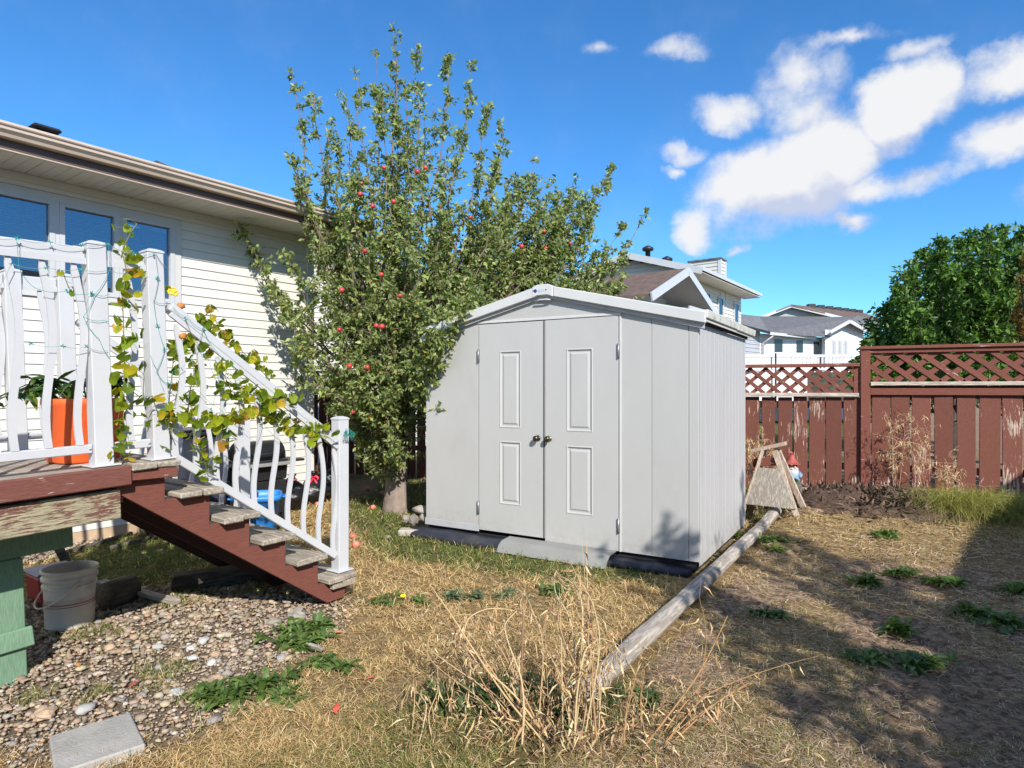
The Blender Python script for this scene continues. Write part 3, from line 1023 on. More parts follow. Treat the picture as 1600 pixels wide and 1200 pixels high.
def on_wall(name, pa, pb, ya, yb, p0, p1, y0, y1, off, m_, parent):
    """panel fixed to that wall between pixel columns p0, p1 and rows y0, y1"""
    A2, B2 = lb(pa, 608, ya), lb(pb, 608, yb)
    d2 = (B2 - A2).normalized()
    nrm = Vector((d2.y, -d2.x, 0))
    vs = []
    for (px, py) in ((p0, y1), (p1, y1), (p1, y0), (p0, y0)):
        t = (px - pa) / (pb - pa)
        yy = ya + (yb - ya) * t
        q = lb(px, py, yy)
        vs.append(q + nrm * off)
    vs += [v - nrm * .03 for v in vs]
    return MB().add(vs, [(0, 1, 2, 3), (0, 4, 5, 1), (1, 5, 6, 2), (2, 6, 7, 3), (3, 7, 4, 0)]).build(name, M[m_], parent)


wall3('side_siding', 1150, 1187, 26.5, 28.2, 512, 519, 'siding_grey')  # wall in shade: the grey puts that shade into the siding colour
WM = (1187, 1296, 28.2, 30.6)
wall3('siding', *WM, 521, 528, 'siding_white')
WW = (1289, 1349, 29.8, 30.4)
wall3('wing_siding', *WW, 517, 517, 'siding_white')
slab3('wing_gable', [lb(1296, 517, 29.9), lb(1349, 517, 30.4), lb(1328, 505, 30.2)], 'siding_white', (0, .12, 0))
slab3('roof', [lb(1201, 518, 27.8), lb(1312, 525, 30.2), lb(1345, 495, 37), lb(1186, 494, 36)], 'shingle_grey')
slab3('roof', [lb(1140, 502, 26.2), lb(1201, 518, 27.8), lb(1186, 494, 36), lb(1150, 490, 33)], 'shingle_grey')
slab3('wing_roof', [lb(1328, 501, 29.6), lb(1358, 519, 30.2), lb(1380, 505, 36), lb(1340, 493, 36)], 'shingle_grey')
slab3('wing_roof', [lb(1328, 501, 29.6), lb(1298, 520, 29.4), lb(1316, 508, 34), lb(1338, 494, 36)], 'shingle_grey')
MB().beam(lb(1140, 504, 26.1), lb(1203, 520, 27.75), .06, .10).build('rake_board', M['steel_dark'], bung)
MB().beam(lb(1202, 521, 27.75), lb(1274, 528, 29.7), .10, .12).build('gutter', M['rail_white'], bung)
MB().beam(lb(1297, 519, 29.4), lb(1328, 502, 29.6), .06, .15).beam(lb(1328, 502, 29.6), lb(1359, 520, 30.1), .06, .15).build('rake_board', M['rail_white'], bung)
slab3('gable_wall', [lb(1184, 500, 36.4), lb(1345, 510, 37.4), lb(1345, 503, 37.4), lb(1236, 479, 36.6), lb(1190, 496, 36.4)], 'siding_grey', (0, .2, 0))  # grey here paints the shade on the upper gable
MB().beam(lb(1184, 498, 36), lb(1236, 478, 36.2), .1, .16).beam(lb(1236, 478, 36.2), lb(1344, 504, 37), .1, .16).build('rake_board', M['rail_white'], bung)
slab3('upper_roof', [lb(1236, 475.5, 36.1), lb(1345, 502, 37), lb(1392, 504, 44), lb(1350, 489, 48)], 'shingle_brown')
slab3('upper_roof', [lb(1236, 475.5, 36.1), lb(1350, 489, 48), lb(1300, 500, 48), lb(1182, 498, 36)], 'shingle_grey')
for k in range(7):
    t = .22 + k * .115
    p = lb(1236, 475, 36.1).lerp(lb(1350, 488, 48), t)
    MB().box(p.x - .2, p.x + .2, p.y - .2, p.y + .2, p.z - .1, p.z + .13).build('roof_vent', M['steel_dark'], bung)
for (p0, p1, y0, y1) in ((1209, 1221, 530, 550), (1243, 1253, 532, 551)):
    wo = on_wall('window', *WM, p0 - 1.6, p1 + 1.6, y0 - 1.6, y1 + 1.6, .04, 'rail_white', bung)
    on_wall('pane', *WM, p0, p1, y0, y1, .06, 'dark_glass', wo)
wo = on_wall('patio_door', *WM, 1264, 1284, 531, 560, .04, 'rail_white', bung)
on_wall('pane', *WM, 1270, 1278, 534, 556, .06, 'dark_glass', wo)
for px in (1301, 1310, 1319):
    wo = on_wall('window', *WW, px - 1.4, px + 5, 531, 557, .04, 'rail_white', bung)
    on_wall('pane', *WW, px, px + 3.6, 533, 555, .06, 'siding_grey', wo)
MB().tube([lb(1208, 524, 27.9), lb(1196, 533, 28.1), lb(1192, 536, 28.2), lb(1192, 575, 28.2)], .05, 6).build('downspout', M['rail_white'], bung)
MB().beam(lb(1140, 556, 25), lb(1350, 556, 26.5), .1, .10).beam(lb(1140, 577, 25), lb(1350, 577, 26.5), .1, .06).build('deck_rail', M['siding_white'], bung)
pk = MB()
for k in range(72):
    t = k / 71
    if t < .42 or t > .84 or (k % 2 == 0):
        p = lb(1140, 577, 25).lerp(lb(1350, 577, 26.5), t)
        w_ = .052 if t < .42 or t > .84 else .03
        pk.box(p.x - w_, p.x + w_, p.y - .02, p.y + .02, p.z, p.z + .52)
tag(pk.build('deck_pickets', M['siding_white'], bung), kind='stuff')
MB().box(-3, 1.75, -2.6, 0, 1.0, 2.2).build('deck_skirt', M['siding_white'], bung)
MB().box(1.76, 8, -2.5, 0, 1.0, 2.19).build('deck_floor', M['dark_log'], bung)
pole_ = lb(1212, 552, 25.2)
MB().tube([pole_, pole_ - Vector((0, 0, 2.0))], .035, 6).build('lamp_pole', M['steel_dark'], bung)

# ================================================================== the fence
FROT = math.atan2(-0.392, 0.92)
FO = Vector((4.53, 8.09, 0))
FEX, FEY = math.cos(FROT), math.sin(FROT)


def f_world(x, y=0.0):
    return Vector((FO.x + FEX * x - FEY * y, FO.y + FEY * x + FEX * y, 0))


def lattice(root, x0, x1, z0, z1, step, ang, width):
    """two crossing layers of thin slats, each slat an object"""
    tg = math.tan(R(ang))
    run = (z1 - z0) / tg
    for layer, (yy, sg) in enumerate(((-0.012, -1), (0.0, 1))):
        x = x0 - run
        x += 0.04 * layer
        while x < x1:
            a, b = (x, z1) if sg < 0 else (x, z0), (x + run, z0) if sg < 0 else (x + run, z1)
            (ax, az), (bx, bz) = a, b
            if ax < x0:
                az += (bz - az) * (x0 - ax) / (bx - ax)
                ax = x0
            if bx > x1:
                bz = az + (bz - az) * (x1 - ax) / (bx - ax)
                bx = x1
            if bx - ax > 0.03:
                c = Vector(((ax + bx) / 2, yy, (az + bz) / 2))
                ln = math.hypot(bx - ax, bz - az)
                an = math.atan2(bz - az, bx - ax)
                m_ = MB().box(-ln / 2, ln / 2, -0.005, 0.005, -width / 2, width / 2)
                m_.build('lattice_slat', M['fence_lattice'], root, 0.0, c, (0, -an, 0))
            x += step


def fence_boards(root, x0, x1, w, gap, ztop, seed):
    rr = random.Random(seed)
    x = x0
    while x < x1:
        ww = w * rr.uniform(0.9, 1.08)
        wp = f_world(x + ww / 2)
        zb = gz(wp.x, wp.y) - 0.03
        h_ = ztop - rr.uniform(0, 0.012) - zb
        b_ = MB()
        b_.box(0, ww, -0.010, 0.009, 0, h_, jit=0.003)
        o_ = b_.build('fence_board', M['fence_board'], root, 0.003, (x, 0.012 + rr.uniform(-.004, .004), zb), (rr.uniform(-.006, .006), rr.uniform(-.007, .007), rr.uniform(-.02, .02)))
        x += ww + gap * rr.uniform(0.45, 1.5)


tall = thing('wooden_fence', 'taller brown wooden fence with a lattice top, dried weeds growing in front of it', 'fence', tuple(FO), FROT)
fence_boards(tall, 0.075, 3.5, 0.203, 0.031, 1.435, 5)
lattice(tall, 0.06, 3.5, 1.60, 2.00, 0.245, 39, 0.062)
boxo('top_cap', M['fence_rail'], tall, -0.065, 3.5, -0.075, 0.045, 2.005, 2.045, 0.005)
boxo('top_rail', M['fence_rail'], tall, 0.05, 3.5, -0.045, -0.018, 1.955, 2.003, 0.003)
boxo('lattice_trim', M['fence_bare'], tall, 0.056, 3.5, -0.075, 0.05, 1.545, 1.592, 0.004)
boxo('mid_rail', M['fence_rail'], tall, 0.056, 3.5, -0.040, 0.0, 1.425, 1.512, 0.004)
boxo('back_rail', M['fence_rail'], tall, 0.056, 3.5, 0.03, 0.07, 0.45, 0.54, 0.003)
boxo('back_rail', M['fence_rail'], tall, 0.056, 3.5, 0.03, 0.07, 1.38, 1.54, 0.003)
for x in (0.0, 2.4):
    boxo('post', M['fence_rail'], tall, x - 0.055, x + 0.055, -0.055 if x == 0 else 0.03, 0.055 if x == 0 else 0.14, 0.05, 2.003, 0.005)

low = thing('wooden_fence', 'lower brown fence with lattice top stepping down between the shed and the tall post', 'fence', tuple(FO), FROT)
fence_boards(low, -9.6, -0.09, 0.178, 0.028, 1.40, 9)
lattice(low, -9.6, -0.075, 1.44, 1.79, 0.20, 41, 0.05)
boxo('top_rail', M['fence_rail'], low, -9.6, -0.066, -0.06, 0.04, 1.79, 1.835, 0.005)
boxo('lattice_trim', M['fence_bare'], low, -9.6, -0.075, -0.06, 0.04, 1.402, 1.45, 0.004)
boxo('end_stile', M['fence_rail'], low, -0.13, -0.062, -0.02, 0.02, 1.452, 1.788, 0.003)
boxo('back_rail', M['fence_rail'], low, -9.6, -0.07, 0.03, 0.07, 0.45, 0.54, 0.003)
boxo('back_rail', M['fence_rail'], low, -9.6, -0.07, 0.03, 0.07, 1.25, 1.34, 0.003)
for x in (-2.4, -4.8, -7.2):
    boxo('post', M['fence_rail'], low, x - 0.05, x + 0.05, 0.03, 0.13, 0.0, 1.788, 0.004)

# ================================================================== the shed
SROT = math.atan2(-0.513, 0.858)
SO = Vector((-0.882, 6.53, 0))
SEX, SEY = math.cos(SROT), math.sin(SROT)
shed = thing('garden_shed', 'pale grey garden shed with white double doors and a low gable roof', 'shed', tuple(SO), SROT)
S = shed
W, D, ZE, ZP = 2.79, 1.93, 2.03, 2.385
XR = 1.395
SL = (ZP - ZE) / XR


def s_world(x, y, z=0.0):
    return Vector((SO.x + SEX * x - SEY * y, SO.y + SEY * x + SEX * y, z))


def top_z(x):
    return ZE + SL * min(x, W - x) - 0.005


def wall_panel(x0, x1, z0, y0=-0.012, y1=0.012, name='wall_panel'):
    pts = [(x0, z0), (x1, z0), (x1, top_z(x1))]
    if x0 < XR < x1:
        pts.append((XR, top_z(XR)))
    pts.append((x0, top_z(x0)))
    m_ = MB()
    m_.prism(pts, y0, y1, 'y')
    return m_.build(name, M['shed_white'], S, 0.0025)


wall_panel(0.0, 0.655, 0.175)
wall_panel(2.125, 2.398, 0.10)
wall_panel(2.4015, 2.708, 0.10)
wall_panel(2.7115, W, 0.10)
# header over the doors
hm = MB()
hm.prism([(0.6575, 2.15), (2.1225, 2.15), (2.1225, top_z(2.1225)), (XR, top_z(XR)), (0.6575, top_z(0.6575))], -0.013, 0.012, 'y')
hm.build('header_panel', M['shed_white'], S, 0.0025)
boxo('door_head_trim', M['shed_trim'], S, 0.64, 2.135, -0.022, -0.0135, 2.138, 2.162, 0.002)
boxo('door_jamb', M['shed_trim'], S, 2.116, 2.134, -0.022, -0.0135, 0.10, 2.137, 0.002)
boxo('base_track', M['track_grey'], S, -0.01, 0.655, -0.02, 0.02, 0.105, 0.1745, 0.003)
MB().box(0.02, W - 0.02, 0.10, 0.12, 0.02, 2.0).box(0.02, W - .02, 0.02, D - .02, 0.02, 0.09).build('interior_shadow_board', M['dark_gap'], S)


def panel_door(x0, x1, z0, z1, panels, yf=-0.020, yb=0.016):
    """flush slab whose raised panels are sunk in a moulded groove, as pressed steel doors are"""
    m_ = MB()
    xs = sorted({x0, x1} | {p[0] for p in panels} | {p[1] for p in panels})
    zs_ = sorted({z0, z1} | {p[2] for p in panels} | {p[3] for p in panels})
    for i in range(len(xs) - 1):
        for j in range(len(zs_) - 1):
            a, b, c, d = xs[i], xs[i + 1], zs_[j], zs_[j + 1]
            if any(abs(p[0] - a) < 1e-6 and abs(p[2] - c) < 1e-6 for p in panels):
                rings = [(0, 0), (0.007, -0.0035), (0.012, -0.003), (0.020, 0.0085), (0.034, 0.0090), (0.048, 0.0010), (0.056, 0.0004)]
                loops = []
                for (ins, dy) in rings:
                    loops.append([(a + ins, yf + dy, c + ins), (b - ins, yf + dy, c + ins), (b - ins, yf + dy, d - ins), (a + ins, yf + dy, d - ins)])
                vs = [p for lp in loops for p in lp]
                fs = []
                for q in range(len(loops) - 1):
                    for e in range(4):
                        fs.append((q * 4 + e, q * 4 + (e + 1) % 4, (q + 1) * 4 + (e + 1) % 4, (q + 1) * 4 + e))
                fs.append(tuple((len(loops) - 1) * 4 + e for e in range(4)))
                m_.add(vs, fs)
            else:
                m_.add([(a, yf, c), (b, yf, c), (b, yf, d), (a, yf, d)], [(0, 1, 2, 3)])
    m_.add([(x0, yf, z0), (x1, yf, z0), (x1, yf, z1), (x0, yf, z1), (x0, yb, z0), (x1, yb, z0), (x1, yb, z1), (x0, yb, z1)], [(0, 4, 5, 1), (1, 5, 6, 2), (2, 6, 7, 3), (3, 7, 4, 0), (4, 7, 6, 5)])
    return m_


def door(x0, x1, z0, z1, hx, kx, two_rose, hinge_x, pw):
    h_ = z1 - z0
    pl = [(x0 + pw[0], x0 + pw[1], z0 + .500 * h_, z0 + .868 * h_), (x0 + pw[0], x0 + pw[1], z0 + .135 * h_, z0 + .438 * h_)]
    d_ = panel_door(x0, x1, z0, z1, pl).build('door', M['door_white'], S)
    kz = 1.045
    MB().tube([(0, -0.020, 0), (0, -0.028, 0)], [0.029, 0.025], 18).build('knob_rose', M['knob_brass' if two_rose else 'knob_bronze'], d_, 0, (kx, 0, kz))
    kb = MB()
    kb.tube([(0, -0.028, 0), (0, -0.045, 0)], [0.013, 0.011], 12)
    kb.tube([(0, -0.044, 0), (0, -0.05, 0), (0, -0.062, 0), (0, -0.074, 0), (0, -0.082, 0), (0, -0.086, 0)], [0.012, 0.021, 0.0275, 0.0265, 0.02, 0.008], 18)
    kb.build('door_knob', M['knob_bronze'], d_, 0, (kx, 0, kz))
    for zz in (z0 + 0.22, z1 - 0.30):
        hm_ = MB().box(hinge_x - .012, hinge_x + .012, -0.030, -0.0215, zz - .062, zz + .062).tube([(hinge_x, -0.034, zz - .062), (hinge_x, -0.034, zz + .062)], .007, 8)
        hm_.build('hinge', M['hinge_steel'], d_)
    return d_


door(0.664, 1.386, 0.128, 2.130, None, 1.318, False, 0.662, (0.235, 0.475))
door(1.395, 2.108, 0.104, 2.132, None, 1.436, True, 2.112, (0.215, 0.475))
boxo('weather_strip', M['black_plastic'], S, 1.381, 1.3855, -0.026, -0.0205, 0.13, 2.13, 0.0)
# side wall: ribbed sheet
rb = MB()
prof = []
y = 0.0
while y < D:
    prof += [(y, W), (y + 0.06, W), (y + 0.075, W + 0.0018), (y + 0.105, W + 0.0018), (y + 0.12, W)]
    y += 0.15
vs, fs = [], []
for (yy, xx) in prof:
    yy = min(yy, D)
    vs += [(xx, yy, 0.06), (xx, yy, ZE + .0)]
for i in range(len(prof) - 1):
    fs.append((2 * i, 2 * i + 2, 2 * i + 3, 2 * i + 1))
rb.add(vs, fs)
rb.build('side_wall', M['shed_side'], S)
boxo('side_wall', M['shed_side'], S, -0.012, 0.012, 0.013, D, 0.06, ZE - 0.003, 0.002)
MB().prism([(0.013, 0.06), (W - .01, 0.06), (W - .01, ZE - .01), (XR, ZP - .01), (0.013, ZE - .01)], D - 0.02, D, 'y').build('back_wall', M['shed_side'], S)
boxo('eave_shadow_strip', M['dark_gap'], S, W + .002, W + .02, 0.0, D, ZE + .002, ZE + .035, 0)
# roof
rfm = MB()
rfm.prism([(-0.025, ZE + .01), (XR, ZP + .035), (W + .06, ZE + .015), (W + .06, ZE + .03), (XR, ZP + .052), (-0.025, ZE + .025)], -0.05, D + 0.05, 'y')
rfm.build('roof', M['shed_trim'], S)


def fascia_piece(pts, name='fascia', y0=-0.078, y1=-0.045, h=0.092):
    poly = [(x, z - h) for x, z in pts] + [(x, z) for x, z in reversed(pts)]
    m_ = MB()
    m_.prism(poly, y0, y1, 'y')
    return m_.build(name, M['shed_trim'], S, 0.006)


ZF0, ZFP = ZE + 0.085, 2.455
fascia_piece([(-0.03, ZF0), (1.285, ZFP - .025)])
fascia_piece([(1.505, ZFP - 0.025), (W + 0.07, ZF0)])
fascia_piece([(1.288, ZFP - .020), (1.34, ZFP), (1.45, ZFP), (1.502, ZFP - .020)], 'ridge_cap', -0.084, -0.03, 0.10)
MB().prism([(-0.06, ZF0 - .13), (XR, ZFP - .115), (W + .05, ZF0 - .13), (W + .05, ZF0 - .088), (XR, ZFP - .075), (-0.06, ZF0 - .088)], -0.044, -0.014, 'y').build('rake_trim', M['track_grey'], S)
mk = MB()
mk.sphere((1.327, -0.085, ZFP - .056), 0.017, 10, 6, (1, .12, 1))
em = mk.build('emblem', M['label_blue'], S)
for q in range(5):
    boxo('emblem_stroke', M['label_grey'], em, 1.352 + q * .014, 1.361 + q * .014, -0.0865, -0.0845, ZFP - .062 - .006 * (q % 2), ZFP - .045 + .004 * (q % 3), 0)
for x in (1.307, 1.437):
    MB().tube([(x, -0.087, ZFP - .052), (x, -0.082, ZFP - .052)], .006, 8).build('screw_head', M['steel_dark'], S)
MB().tube([(1.31, -0.05, ZFP - .15), (1.36, -0.062, ZFP - .137), (1.42, -0.062, ZFP - .137), (1.47, -0.05, ZFP - .14)], .008, 8).build('ridge_clip', M['rail_white'], S)
gt_ = MB()
gt_.prism([(W + .030, ZE + .035), (W + .075, ZE + .04), (W + .085, ZE + .105), (W + .03, ZE + .105)], -0.044, 1.15, 'y')
gt_.build('gutter', M['gutter_dirty'], S, 0.004)
gt_ = MB()
gt_.prism([(W + .028, ZE + .03), (W + .078, ZE + .035), (W + .09, ZE + .10), (W + .028, ZE + .10)], 1.155, D + .1, 'y')
gt_.build('gutter', M['gutter_dirty'], S, 0.004)

# ------------------------------------------------------------------ in front of the shed
wt = thing('wrapped_timber', 'long sill timber wrapped in dark plastic along the foot of the shed front', 'timber', tuple(s_world(0, -0.02)), SROT)
wm = MB()
n_ = 26
for seg in ((-0.10, 2.74),):
    prev = None
    prof = [(-0.185, -0.01), (-0.195, 0.03), (-0.185, 0.058), (-0.165, 0.072), (-0.12, 0.080), (-0.005, 0.086), (-0.005, -0.01)]
    vs, fs = [], []
    for i in range(n_ + 1):
        x = seg[0] + (seg[1] - seg[0]) * i / n_
        kx_ = 1.0 if x < 2.05 else 0.62
        for (yy, zz) in prof:
            yy, zz = yy * kx_, zz * (1.0 if x < 2.05 else .72)
            q = 0.008 * noise.noise(Vector((x * 4, yy * 9, zz * 9 + 3)))
            vs.append((x, yy + q, zz + q * (zz > 0)))
    m_ = len(prof)
    for i in range(n_):
        for k in range(m_):
            a, b = i * m_ + k, i * m_ + (k + 1) % m_
            fs.append((a, a + m_, b + m_, b))
    fs.append(tuple(range(m_)))
    fs.append(tuple(range(n_ * m_ + m_ - 1, n_ * m_ - 1, -1)))
    wm.add(vs, fs, True)
wm.build('plastic_wrap', M['navy_plastic'], wt)
rp = tag(MB().prism([(-0.265, 0.004), (-0.225, 0.060), (-0.17, 0.090), (-0.03, 0.100), (-0.03, 0.106), (-0.17, 0.096), (-0.228, 0.066), (-0.270, 0.008)], 1.02, 2.09).build('ramp_plate', M['ramp_grey'], None, 0.0, s_world(0, 0, 0), (0, 0, SROT)),
         'thin grey plate laid as a ramp over the wrapped timber at the shed doors', 'ramp')


def rock(name, p, r, sc, label, m='stone', group=None, cat='stone'):
    o_ = MB().sphere((0, 0, 0), r, 9, 6, sc, 0.55).build(name, M[m], None, 0, p, (random.uniform(-.2, .2), random.uniform(-.2, .2), random.uniform(0, 3)))
    o_.data.polygons.foreach_set('use_smooth', [random.random() < .3] * len(o_.data.polygons))
    return tag(o_, label, cat, group)


g_ = 'stones stacked by the shed corner'
p_ = ground_at(642, 838)
tag(boxo('flat_stone', M['stone'], None, -.12, .12, -.06, .06, 0, .07, 0.012, 0.012), 'flat brown block at the bottom of the little stone stack by the shed', 'stone', g_).location = p_
p_ = ground_at(646, 832)
rock('stone', p_ + Vector((0, .02, .13)), .065, (1.0, .9, .85), 'round stone with a dark face in the middle of the stack', 'stone', g_)
rock('stone', p_ + Vector((.10, .10, .13)), .06, (1.1, .9, .8), 'stone wedged against the shed corner', 'stone', g_)
rock('stone', p_ + Vector((.05, .14, .215)), .085, (1.3, .8, .45), 'flattish stone on top of the stack', 'stone', g_)
rock('stone', p_ + Vector((-.10, .16, .11)), .05, (.8, .8, 1.0), 'small dark green grey stone beside the tree in the stack', 'stone', g_)

# ------------------------------------------------------------------ landscape timbers
A_, B_ = ground_at(945, 1068), Vector((2.93, 6.98, 0))
B_.z = gz(B_.x, B_.y)
dt = (B_ - A_).normalized()
Lt = (B_ - A_).length
cut = Lt * 0.80


def timber(name, p, q, label, droop=0.0):
    p, q = Vector(p), Vector(q)
    o_ = empty_len = (q - p).length
    m_ = MB()
    poly = []
    for k in range(12):                                   # flattened round with sawn top and bottom
        a = 2 * math.pi * (k + .5) / 12
        poly.append((max(-.052, min(.052, .058 * math.cos(a))), max(-.042, min(.042, .050 * math.sin(a)))))
    n = max(6, int(empty_len / .12))
    vs, fs = [], []
    for i in range(n + 1):
        x = empty_len * i / n
        for k, (yy, zz) in enumerate(poly):
            w = .004 * noise.noise(Vector((x * 3, k * .7, p.x)))
            vs.append((x, yy + w, zz + w + .012 * noise.noise(Vector((x * .8, 3, 1)))))
    for i in range(n):
        for k in range(12):
            a, b = i * 12 + k, i * 12 + (k + 1) % 12
            fs.append((a, b, b + 12, a + 12))
    fs += [tuple(range(11, -1, -1)), tuple(range(n * 12, n * 12 + 12))]
    m_.add(vs, fs, False)
    ob = m_.build(name, M['timber'], None)
    d = (q - p).normalized()
    ob.location = p + Vector((0, 0, .052))
    ob.rotation_euler = (0, -math.asin(d.z), math.atan2(d.y, d.x))
    return tag(ob, label, 'timber', 'landscape timbers edging the lawn')


timber('landscape_timber', A_ - dt * .25, A_ + dt * cut, 'long weathered landscape timber lying across the lawn beside the shed')
timber('landscape_timber', A_ + dt * (cut + .02) + Vector((.01, 0, .015)), B_ + Vector((0, 0, .03)), 'short landscape timber ending under the sawhorse')
# rail lying along the foot of the fence
p_ = f_world(-1.15, -0.14)
o_ = boxo('edging_board', M['fence_bare'], None, 0, 2.1, -.045, .045, 0, .075, 0.006, 0.004)
o_.location = (p_.x, p_.y, gz(p_.x, p_.y) - .005)
o_.rotation_euler = (0, 0.01, FROT + R(-1.5))
tag(o_, 'pale bare board lying along the foot of the fence behind the dirt heap', 'board')

# ------------------------------------------------------------------ deck
P2 = Vector((-1.96, 3.5, 0))
ZD = 1.112
TILT = -0.034
deck = thing('deck', 'raised wooden deck with peeling brown front boards and green supports', 'deck', (P2.x, P2.y, ZD), rot=(0, TILT, HROT))
y = -0.084
i = 0
while y < 1.36:
    w = 0.138
    boxo('deck_board', M['deck_wood'], deck, -5.2, -0.205 - 0.012 * (i % 2), y, y + w, -0.038 + random.uniform(-.002, .002), -0.003 + random.uniform(-.003, .002), 0.006, 0.002)
    y += w + 0.007
    i += 1
boxo('fascia_board', M['brown_paint'], deck, -5.2, -0.195, -0.128, -0.09, -0.100, 0.001, 0.006, 0.003)
boxo('front_beam', M['brown_peel'], deck, -5.2, -0.235, -0.085, -0.047, -0.272, -0.122, 0.005, 0.003)
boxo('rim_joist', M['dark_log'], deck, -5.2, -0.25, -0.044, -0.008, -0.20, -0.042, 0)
boxo('end_joist', M['brown_clean'], deck, -0.245, -0.207, -0.045, 1.36, -0.20, -0.04, 0.003)
for x in (-0.8, -1.4, -2.0, -2.6, -3.2, -3.8):
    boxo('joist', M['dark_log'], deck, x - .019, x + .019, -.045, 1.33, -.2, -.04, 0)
boxo('back_beam', M['brown_peel'], deck, -5.2, -0.21, 1.365, 1.40, -.24, -.04, 0.003)
boxo('support_beam', M['green_paint'], deck, -5.2, -0.31, 0.34, 0.425, -0.465, -0.274, 0.005)
boxo('support_beam', M['green_paint'], deck, -5.2, -0.40, 1.1, 1.185, -0.440, -0.274, 0.005)
for (x, yy) in ((-0.605, 0.34), (-2.6, 0.34), (-2.6, 1.1), (-4.4, 0.34)):
    boxo('support_post', M['green_paint'], deck, x - .065, x + .065, yy - .004, yy + .089, -1.2, -0.467 if yy < 1 else -0.442, 0.005)
boxo('post_cleat', M['green_paint'], deck, -0.68, -0.515, 0.310, 0.334, -0.93, -0.83, 0.005, 0.006)

# ------------------------------------------------------------------ staircase
stair = thing('staircase', 'open wooden staircase with weathered grey treads on brown sawtooth stringers', 'stairs', tuple(P2), HROT)
RUN, RISE = 0.248, 0.1815
rr = random.Random(3)
for k in range(6):
    nose = 0.06 + RUN * k
    zt = ZD - RISE * k
    for j, (a, b) in enumerate(((nose - .252, nose - .128), (nose - .122, nose))):
        m_ = MB()
        ye = -0.12 - (0.012 if j == 0 else 0.0) + rr.uniform(-.008, .008)
        m_.box(a, b, ye, 1.29, zt - .037, zt + rr.uniform(-.003, .003), jit=.004)
        o_ = m_.build('tread_board', M['grey_wood'], stair, 0.007)
zs1 = lambda k: ZD - RISE * k - 0.039


def stringer(y0, y1, m_):
    pts = []
    xr = lambda k: -0.2485 + 0.2515 * k
    pts.append((xr(0), zs1(0)))
    for k in range(6):
        pts.append((xr(k + 1), zs1(k)))
        if k < 5:
            pts.append((xr(k + 1), zs1(k + 1)))
    low = [(1.225, 0.03), (1.085, 0.028), (-0.2485, 0.968)]
    b_ = MB()
    b_.prism(list(reversed(pts + low)), y0, y1, 'y')
    return b_.build('stringer', M[m_], stair, 0.002)


stringer(-0.062, -0.024, 'brown_clean')
stringer(0.55, 0.588, 'brown_shaded')  # inner stringers coloured near black to stand in for their shade
stringer(1.15, 1.188, 'brown_shaded')
boxo('tread_cleat', M['brown_clean'], stair, -0.195, 0.052, -0.112, -0.064, ZD - .092, ZD - .040, 0.004, 0.002)
boxo('tread_cleat', M['grey_wood'], stair, 1.10, 1.295, -0.108, -0.064, ZD - 5 * RISE - .085, ZD - 5 * RISE - .040, 0.004, 0.002)
boxo('riser_board', M['brown_clean'], stair, 1.262, 1.285, -.02, 1.24, ZD - 5 * RISE - .14, ZD - 5 * RISE - .042, 0.003)

# ------------------------------------------------------------------ white railings
BAL = {}


def baluster_mesh(h_):
    key = round(h_, 2)
    if key in BAL:
        return BAL[key]
    w, d = 0.033, 0.013
    n = 18
    vs, fs = [], []
    for i in range(n + 1):
        t = i / n
        dx = 0.030 * math.sin(math.pi * t) ** 2 - 0.016 * math.sin(2 * math.pi * t)
        ww = w if t < .985 else w * .55
        for (sx, sy) in ((-1, -1), (1, -1), (1, 1), (-1, 1)):
            vs.append((dx + sx * ww / 2, sy * d / 2, t * h_))
    for i in range(n):
        for k in range(4):
            a, b = i * 4 + k, i * 4 + (k + 1) % 4
            fs.append((a, b, b + 4, a + 4))
    fs += [(3, 2, 1, 0), tuple(n * 4 + q for q in range(4))]
    BAL[key] = MB().add(vs, fs).mesh('baluster')
    return BAL[key]


def post(root, x, z0, h_, cap=True):
    m_ = MB().box(x - .044, x + .044, -.044, .044, z0, z0 + h_)
    o_ = m_.build('post', M['rail_white'], root, 0.004)
    boxo('base_plate', M['rail_white'], o_, x - .07, x + .07, -.07, .07, z0 + .001, z0 + .010, 0.003)
    MB().lathe([(.066, 0), (.066, .008), (.05, .016), (.02, .024)], 4, (0, 0, 0), False).build('post_cap', M['rail_white'], o_, 0, (x, 0, z0 + h_ + .001), (0, 0, R(45)))
    return o_


dr = thing('deck_railing', 'white vinyl deck railing with wavy balusters in front of the orange planter', 'railing', (P2.x, P2.y, ZD), rot=(0, TILT, HROT))
post(dr, 0.0, 0.0, 1.135)
post(dr, -0.285, 0.0, 1.135)
post(dr, -1.75, 0.0, 1.135)
post(dr, -3.2, 0.0, 1.135)
for (a, b) in ((-0.24, -0.046), (-1.705, -0.331), (-3.155, -1.796), (-5.2, -3.245)):
    boxo('top_rail', M['rail_white'], dr, a, b, -0.026, 0.026, 1.052, 1.118, 0.006)
    boxo('rail_lip', M['rail_white'], dr, a, b, -0.031, -0.0265, 1.030, 1.062, 0)
    boxo('bottom_rail', M['rail_white'], dr, a, b, -0.020, 0.020, 0.072, 0.117, 0.004)
    for x in (a + .012, b - .012):
        MB().tube([(x, -.0205, .095), (x, -.0245, .095)], .006, 6).build('screw', M['steel_light'], dr)
bx = [-0.143] + [-0.385 - 0.134 * k for k in range(10)] + [-1.86 - 0.134 * k for k in range(10)]
for x in bx:
    link('baluster', baluster_mesh(0.918), M['rail_white'], dr, (x, -0.028 + 0.014, 0.118))

